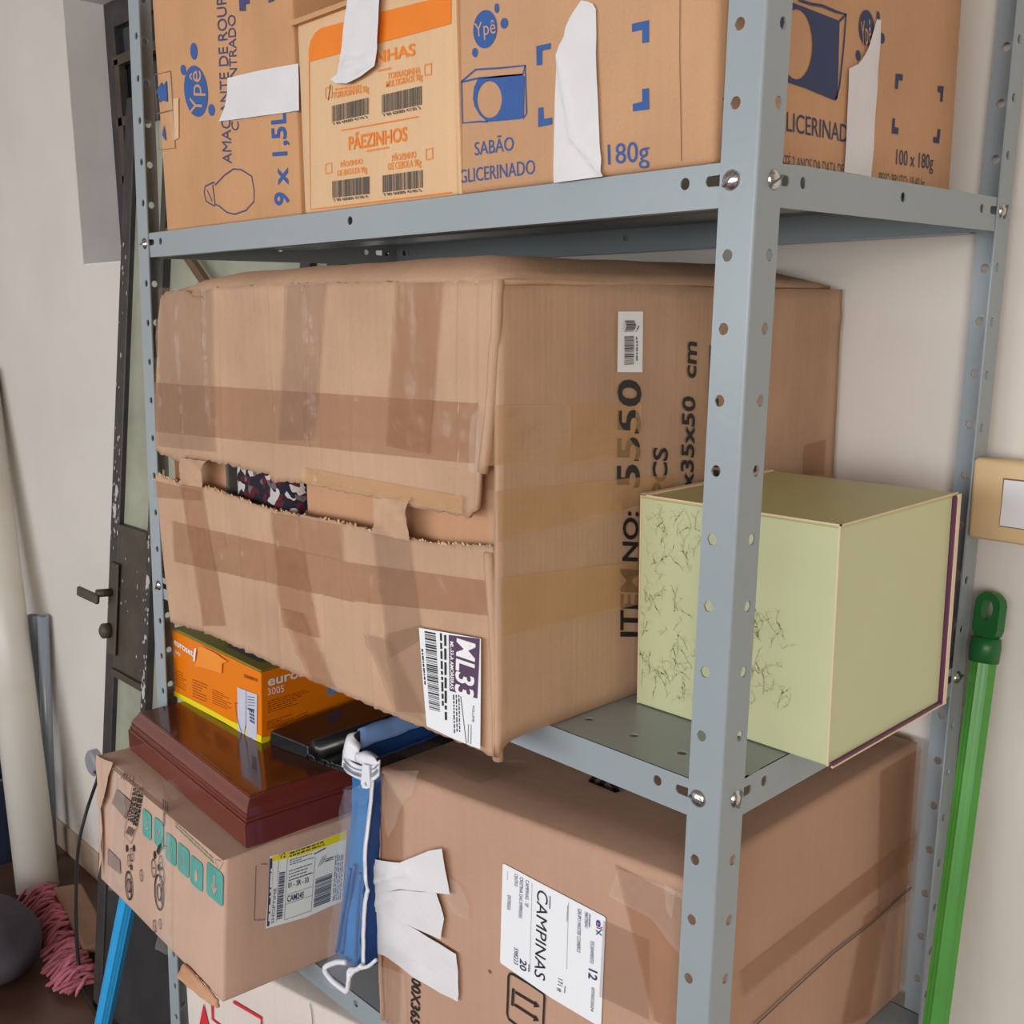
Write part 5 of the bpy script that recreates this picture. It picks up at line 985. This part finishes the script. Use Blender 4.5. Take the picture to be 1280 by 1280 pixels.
# ---------------------------------------------------------------- left side: door, pipe, tubes, sticks, floor things
dr = thing('iron_door', 'old dark iron door with frosted glass leaning against the wall behind the shelves', 'door', (-1.45, .207, FLOOR))
DO = V((-1.87, .207, FLOOR)); DU = V((1, 0, 0)); DV = V((0, .1155, .9933)); DN = DU.cross(DV)
def dbox(bm, u0, u1, v0, v1, n0=-.03, n1=0, bev=0):
    c = [DO + DU*u + DV*v + DN*n for n, u, v in ((n0, u0, v0), (n0, u1, v0), (n0, u1, v1), (n0, u0, v1), (n1, u0, v0), (n1, u1, v0), (n1, u1, v1), (n1, u0, v1))]
    vs = [bm.verts.new(p) for p in c]
    fs = [bm.faces.new([vs[i] for i in q]) for q in ((3, 2, 1, 0), (4, 5, 6, 7), (0, 1, 5, 4), (1, 2, 6, 5), (2, 3, 7, 6), (3, 0, 4, 7))]
    if bev: bmesh.ops.bevel(bm, geom=list({e for q in fs for e in q.edges}), offset=bev, segments=1, affect='EDGES')
def dpart(n, m, *a, lab=None, **k): bm = bmesh.new(); dbox(bm, *a, **k); bmesh.ops.recalc_face_normals(bm, faces=bm.faces); return obj(n, bm, m, dr, lab)
H_ = 2.05
dpart('stile', M_iron, 0, .042, 0, H_, bev=.002); dpart('stile', M_iron, .79, .835, 0, H_, bev=.002)
dpart('glazing_bar', M_iron, .192, .214, .42, H_, n1=.004); dpart('glazing_bar', M_iron, .715, .745, .42, H_, n1=.002)
dpart('top_rail', M_iron, .042, .79, H_-.06, H_, n1=.002); dpart('lower_panel', M_panel, .042, .79, .01, .40, n0=-.02, n1=-.006); dpart('lower_rail', M_iron, .042, .79, .40, .43, n1=.003)
dpart('lock_rail', M_rust, .042, .192, .805, 1.135, n0=-.02, n1=-.002, lab='rusty brown lock panel')
dpart('lock_rail_edge', M_rust, .042, .192, 1.125, 1.14, n1=.006); dpart('lock_rail_edge', M_rust, .042, .192, .800, .815, n1=.006)
for u0, u1 in ((.042, .192), (.214, .715), (.745, .79)):
    for v0, v1 in (((.43, .80), (1.14, H_-.06)) if u0 < .1 else ((.43, H_-.06),)): dpart('pane', M_glass, u0, u1, v0, v1, n0=-.018, n1=-.012)
lp = dpart('lock_plate', M_rust, .018, .060, .845, 1.052, n0=.001, n1=.007, bev=.002)
def DP(u, v, n): return DO + DU*u + DV*v + DN*n
bm = bmesh.new(); tube(bm, [DP(.034, .985, .006), DP(.034, .985, .040)], .009, 12); o = obj('lever_stem', bm, M_rust, dr, smooth=True)
bm = bmesh.new(); dbox(bm, -.062, .044, .962, .984, .036, .046, bev=.003); bmesh.ops.recalc_face_normals(bm, faces=bm.faces); obj('lever_handle', bm, M_rust, dr, 'flat rusty lever handle')
bm = bmesh.new(); tube(bm, [DP(.030, .898, .006), DP(.030, .898, .022), DP(.030, .898, .027)], [.017, .017, .010], 16); obj('lock_knob', bm, M_rust, dr, smooth=True)
bm = bmesh.new(); rr = random.Random(11)
for k in range(110):
    side = rr.random()
    u = rr.uniform(.004, .040) if side < .55 else rr.uniform(.194, .212) if side < .9 else rr.uniform(.05, .19)
    v = (rr.uniform(.9, 1.75) if rr.random() < .5 else rr.uniform(1.1, 1.35)) if side < .55 else rr.uniform(.72, 1.16) if side < .9 else rr.uniform(.83, 1.1)
    s = rr.uniform(.0012, .004); n = .0006 if side < .55 else .0046 if side < .9 else -.0015
    q = [DP(u+s*math.cos(a)*rr.uniform(.5, 1.2), v+s*1.7*math.sin(a)*rr.uniform(.5, 1.3), n) for a in (0, 1.05, 2.1, 3.14, 4.2, 5.2)]
    bm.faces.new([bm.verts.new(p) for p in q])
for u, v in ((.022, 1.165), (.026, 1.21), (.204, .80), (.203, 1.04)):
    q = [DP(u+.009*math.cos(a)*rr.uniform(.7, 1.2), v+.016*math.sin(a)*rr.uniform(.7, 1.3), .0007 if u < .1 else .0048) for a in (0, 1.05, 2.1, 3.14, 4.2, 5.2)]
    bm.faces.new([bm.verts.new(p) for p in q])
obj('paint_flecks', bm, M_fleck, dr, 'pale flakes of old paint')['kind'] = 'stuff'

ws = thing('wooden_batten', 'thin brown wooden slat leaning across the frosted door glass behind the shelves', 'stick', (-1.5, .36, -.2))
bm = bmesh.new(); a, b = V((-1.5252,0.3876,0.466)), V((-1.4343,0.3804,0.404)); d = (b-a).normalized(); tube(bm, [a - d*.10, b + d*.45], .011, 6); obj('slat', bm, M_wood, ws)

pv = thing('pipe', 'white plastic drain pipe leaning against the wall at the left edge', 'pipe', (-2.4485, .2919, FLOOR))
p0 = V((-2.4485, .295, FLOOR+.002)); d = (V((-2.7609, .370, -.1046)) - p0).normalized()
bm = bmesh.new(); r1, r0 = .0557, .0520; L_ = 1.47
ax = d; x_ = ax.cross(V((0, 0, 1))).normalized(); y_ = ax.cross(x_).normalized(); rings = []
for r, s in ((r0, 0.), (r1, 0.), (r1, L_), (r0, L_)): rings.append([bm.verts.new(p0 + V((0, 0, .012)) + ax*s + (x_*math.cos(2*math.pi*k/36) + y_*math.sin(2*math.pi*k/36))*r) for k in range(36)])
for a, b in zip(rings, rings[1:] + rings[:1]):
    for k in range(36): j = (k+1) % 36; bm.faces.new((a[k], a[j], b[j], b[k]))
bmesh.ops.recalc_face_normals(bm, faces=bm.faces); obj('pipe_wall', bm, M_pvc, pv, smooth=True)

def steel_tube(x, yt, zt, lab):
    t = thing('steel_tube', lab, 'tube', (x, .40, FLOOR))
    bm = bmesh.new(); a, b = V((x-.02, .392, FLOOR)), V((x, yt, zt)); d = (b-a).normalized(); xx = d.cross(V((0, 1, 0))).normalized(); yy = d.cross(xx).normalized(); rings = []
    for r, p in ((.013, a), (.0155, a), (.0155, b), (.013, b)): rings.append([bm.verts.new(p + (xx*math.cos(2*math.pi*k/20) + yy*math.sin(2*math.pi*k/20))*r) for k in range(20)])
    for p, q in zip(rings, rings[1:] + rings[:1]):
        for k in range(20): j = (k+1) % 20; bm.faces.new((p[k], p[j], q[j], q[k]))
    bmesh.ops.recalc_face_normals(bm, faces=bm.faces); obj('tube_wall', bm, M_tube, t, smooth=True); t['group'] = 'steel tubes behind the white pipe'
steel_tube(-2.672, .424, -.4946, 'grey steel tube directly behind the white plastic pipe'); steel_tube(-2.590, .424, -.4795, 'grey steel tube farther from the white plastic pipe')

wd = thing('wall_cover', 'small round grey cover on the wall beside the dark iron door', 'cover', (-2.346, WALL, -.8425))
bm = bmesh.new(); tube(bm, [(-2.335, WALL, -.845), (-2.335, WALL-.02, -.845), (-2.335, WALL-.026, -.845)], [.036, .036, .028], 24); obj('cover', bm, M_gdisc, wd, smooth=False)
cd = thing('cable', 'thin black cable hanging from the grey wall cover down to the floor', 'cable', (-2.25, .35, FLOOR))
bm = bmesh.new(); tube(bm, curve_pts([(-2.31, .425, -.86), (-2.2297,0.4,-0.8427), (-2.2478,0.37,-0.9363), (-2.2168,0.33,-1.0125), (-2.1001,0.27,-1.0973), (-1.9821,0.222,-1.1532), (-1.9221,0.205,-1.2053), (-1.8492,0.1985,-1.2195), (-1.711,0.175,-1.2195)], 8), .0045, 8); obj('cord', bm, M_cord, cd, smooth=True)

# pink shaggy mop head
pm = thing('floor_mop', 'pink shaggy mop head with a brown back lying on the floor by the door', 'mop', (-2.1, .25, FLOOR))
bm = hexa([V(p) for p in ((-2.36, .305, FLOOR+.03), (-2.02, .25, FLOOR+.03), (-2.00, .315, FLOOR+.03), (-2.33, .37, FLOOR+.03), (-2.36, .305, FLOOR+.052), (-2.02, .25, FLOOR+.052), (-2.00, .315, FLOOR+.052), (-2.33, .37, FLOOR+.052))], .006); obj('back', bm, M_block, pm, 'brown felt back')
bm = bmesh.new(); rr = random.Random(5)
for k in range(190):
    t = rr.random(); a = V((-2.40, .315, FLOOR+.02)).lerp(V((-1.92, .235, FLOOR+.02)), t) + V((rr.uniform(-.02, .02), rr.uniform(-.01, .01), rr.uniform(0, .025)))
    L_ = rr.uniform(.05, .095); d = V((rr.uniform(-.35, .25), -.85, 0)).normalized()
    pts = [a, a + d*L_*.5 + V((0, 0, rr.uniform(-.004, .012))), a + d*L_]; pts[2].z = FLOOR+rr.uniform(.006, .02)
    C_ = curve_pts(pts, 3); tube(bm, [p + noise.noise_vector(p*70)*.003 for p in C_], [.005]*(len(C_)-1)+[.003], 5)
obj('yarn', bm, M_pink, pm, 'pink yarn fringe', smooth=True)['kind'] = 'stuff'

# grey sack at the left edge
sk = thing('sack', 'dark grey rounded sack lying on the brown floor at the left edge', 'sack', (-2.25, .05, FLOOR))
bm = bmesh.new(); bmesh.ops.create_icosphere(bm, subdivisions=4, radius=1)
for v in bm.verts:
    n = noise.noise(v.co*1.7)*.12; v.co *= 1+n
    v.co = V((-2.205 + v.co.x*.20, .075 + v.co.y*.125, FLOOR + .066 + max(-.066, v.co.z*.08)))
obj('sack_cloth', bm, M_sack, sk, smooth=True)
bx = thing('bucket', 'dark blue plastic bucket just showing at the left edge behind the pipe', 'bucket', (-2.72, .30, FLOOR))
bm = bmesh.new(); prof = [(.085, 0), (.10, .16), (.11, .24), (.118, .24), (.118, .27), (.10, .27), (.09, .02)]; rings = []
for r, z in prof: rings.append([bm.verts.new((-2.765 + r*math.cos(2*math.pi*k/28), .29 + r*math.sin(2*math.pi*k/28), FLOOR+z)) for k in range(28)])
for a, b in zip(rings, rings[1:]):
    for k in range(28): j = (k+1) % 28; bm.faces.new((a[k], a[j], b[j], b[k]))
bm.faces.new(rings[0][::-1]); bm.faces.new(rings[-1]); obj('bucket_wall', bm, mat('navy_plastic', (.02, .03, .06, 1), .4), bx, smooth=False)

def stick(name, lab, a, b, r, m, cat, seg=10, flutes=True):
    t = thing(name, lab, cat, (b[0], b[1], b[2])); a, b = V(a), V(b); d = (b-a).normalized(); xx = d.cross(V((0, 1, 0))).normalized(); yy = d.cross(xx).normalized(); n = 32
    bm = bmesh.new(); rings = []
    for p in (a, a.lerp(b, .5), b): rings.append([bm.verts.new(p + (xx*math.cos(2*math.pi*k/n) + yy*math.sin(2*math.pi*k/n))*r*(1 if k % 4 else 1.09)) for k in range(n)])
    for p, q in zip(rings, rings[1:]):
        for k in range(n): j = (k+1) % n; bm.faces.new((p[k], p[j], q[j], q[k]))
    bm.faces.new(rings[0][::-1]); bm.faces.new(rings[-1]); bmesh.ops.recalc_face_normals(bm, faces=bm.faces)
    obj('handle_tube', bm, m, t, smooth=False); return t, xx, yy, d
stick('broomstick', 'bright blue ribbed mop handle leaning under the parcel carton at lower left', (-.985, .0, -.31), (-1.440, -.002, FLOOR+.006), .0132, M_mopb, 'broom handle')
gs = V((.019, .417, .030)); gd = (V((.026, .345, -.39)) - gs).normalized(); ge = gs + gd*((FLOOR+.004-gs.z)/gd.z)
t, xx, yy, d = stick('broomstick', 'green ribbed broom handle leaning on the wall beside the rear shelf post', gs, ge, .0118, M_mopg, 'broom handle')
# dark green cap with a hanging loop
bm = bmesh.new(); tube(bm, [gs + gd*.012, gs - gd*.004, gs - gd*.012], [.0142, .0148, .0138], 20)
obj('cap', bm, M_mopd, t, 'dark green cap with a hanging hole', smooth=True)
bm = bmesh.new(); lx = (xx*.9 + yy*.25).normalized(); O_ = []; N_ = 24
ctr = gs - gd*.034; nn = lx.cross(-gd).normalized()
def rim(r0, k): a = 2*math.pi*k/N_; return ctr + lx*math.cos(a)*r0[0] + (-gd)*math.sin(a)*r0[1]
outer = lambda k: ctr + lx*.0142*max(-1, min(1, 1.25*math.cos(2*math.pi*k/N_))) + (-gd)*(.024*math.sin(2*math.pi*k/N_) if math.sin(2*math.pi*k/N_) > 0 else .026*math.sin(2*math.pi*k/N_))
inner = lambda k: ctr + lx*.0068*math.cos(2*math.pi*k/N_) + (-gd)*(.006 + .0105*math.sin(2*math.pi*k/N_))
R0 = [[bm.verts.new(fn(k) + nn*h) for k in range(N_)] for fn, h in ((outer, .0055), (outer, -.0055), (inner, -.0055), (inner, .0055))]
for a, b in zip(R0, R0[1:] + R0[:1]):
    for k in range(N_): j = (k+1) % N_; bm.faces.new((a[k], a[j], b[j], b[k]))
bmesh.ops.recalc_face_normals(bm, faces=bm.faces); obj('hanging_loop', bm, M_mopd, t, 'dark green hanging loop', smooth=False)

# scrap of yellow plastic between post and torn carton
yl = thing('plastic_bag', 'small crumpled yellow plastic bag beside the left front post', 'bag', (-.92, .02, .24))
bm = bmesh.new(); bmesh.ops.create_icosphere(bm, subdivisions=3, radius=1)
for v in bm.verts: v.co = v.co*(1 + .25*noise.noise(v.co*2.2)); v.co = V((-.915 + v.co.x*.013, .022 + v.co.y*.012, .272 + v.co.z*.024))
obj('crumpled_film', bm, M_yel, yl, smooth=True)
bm = bmesh.new(); tube(bm, curve_pts([(-.915, .022, .29), (-.918, .022, .31), (-.925, .025, .33), (-.933, .03, .345)], 5), .002, 6); obj('knotted_end', bm, M_yel, yl, smooth=True)
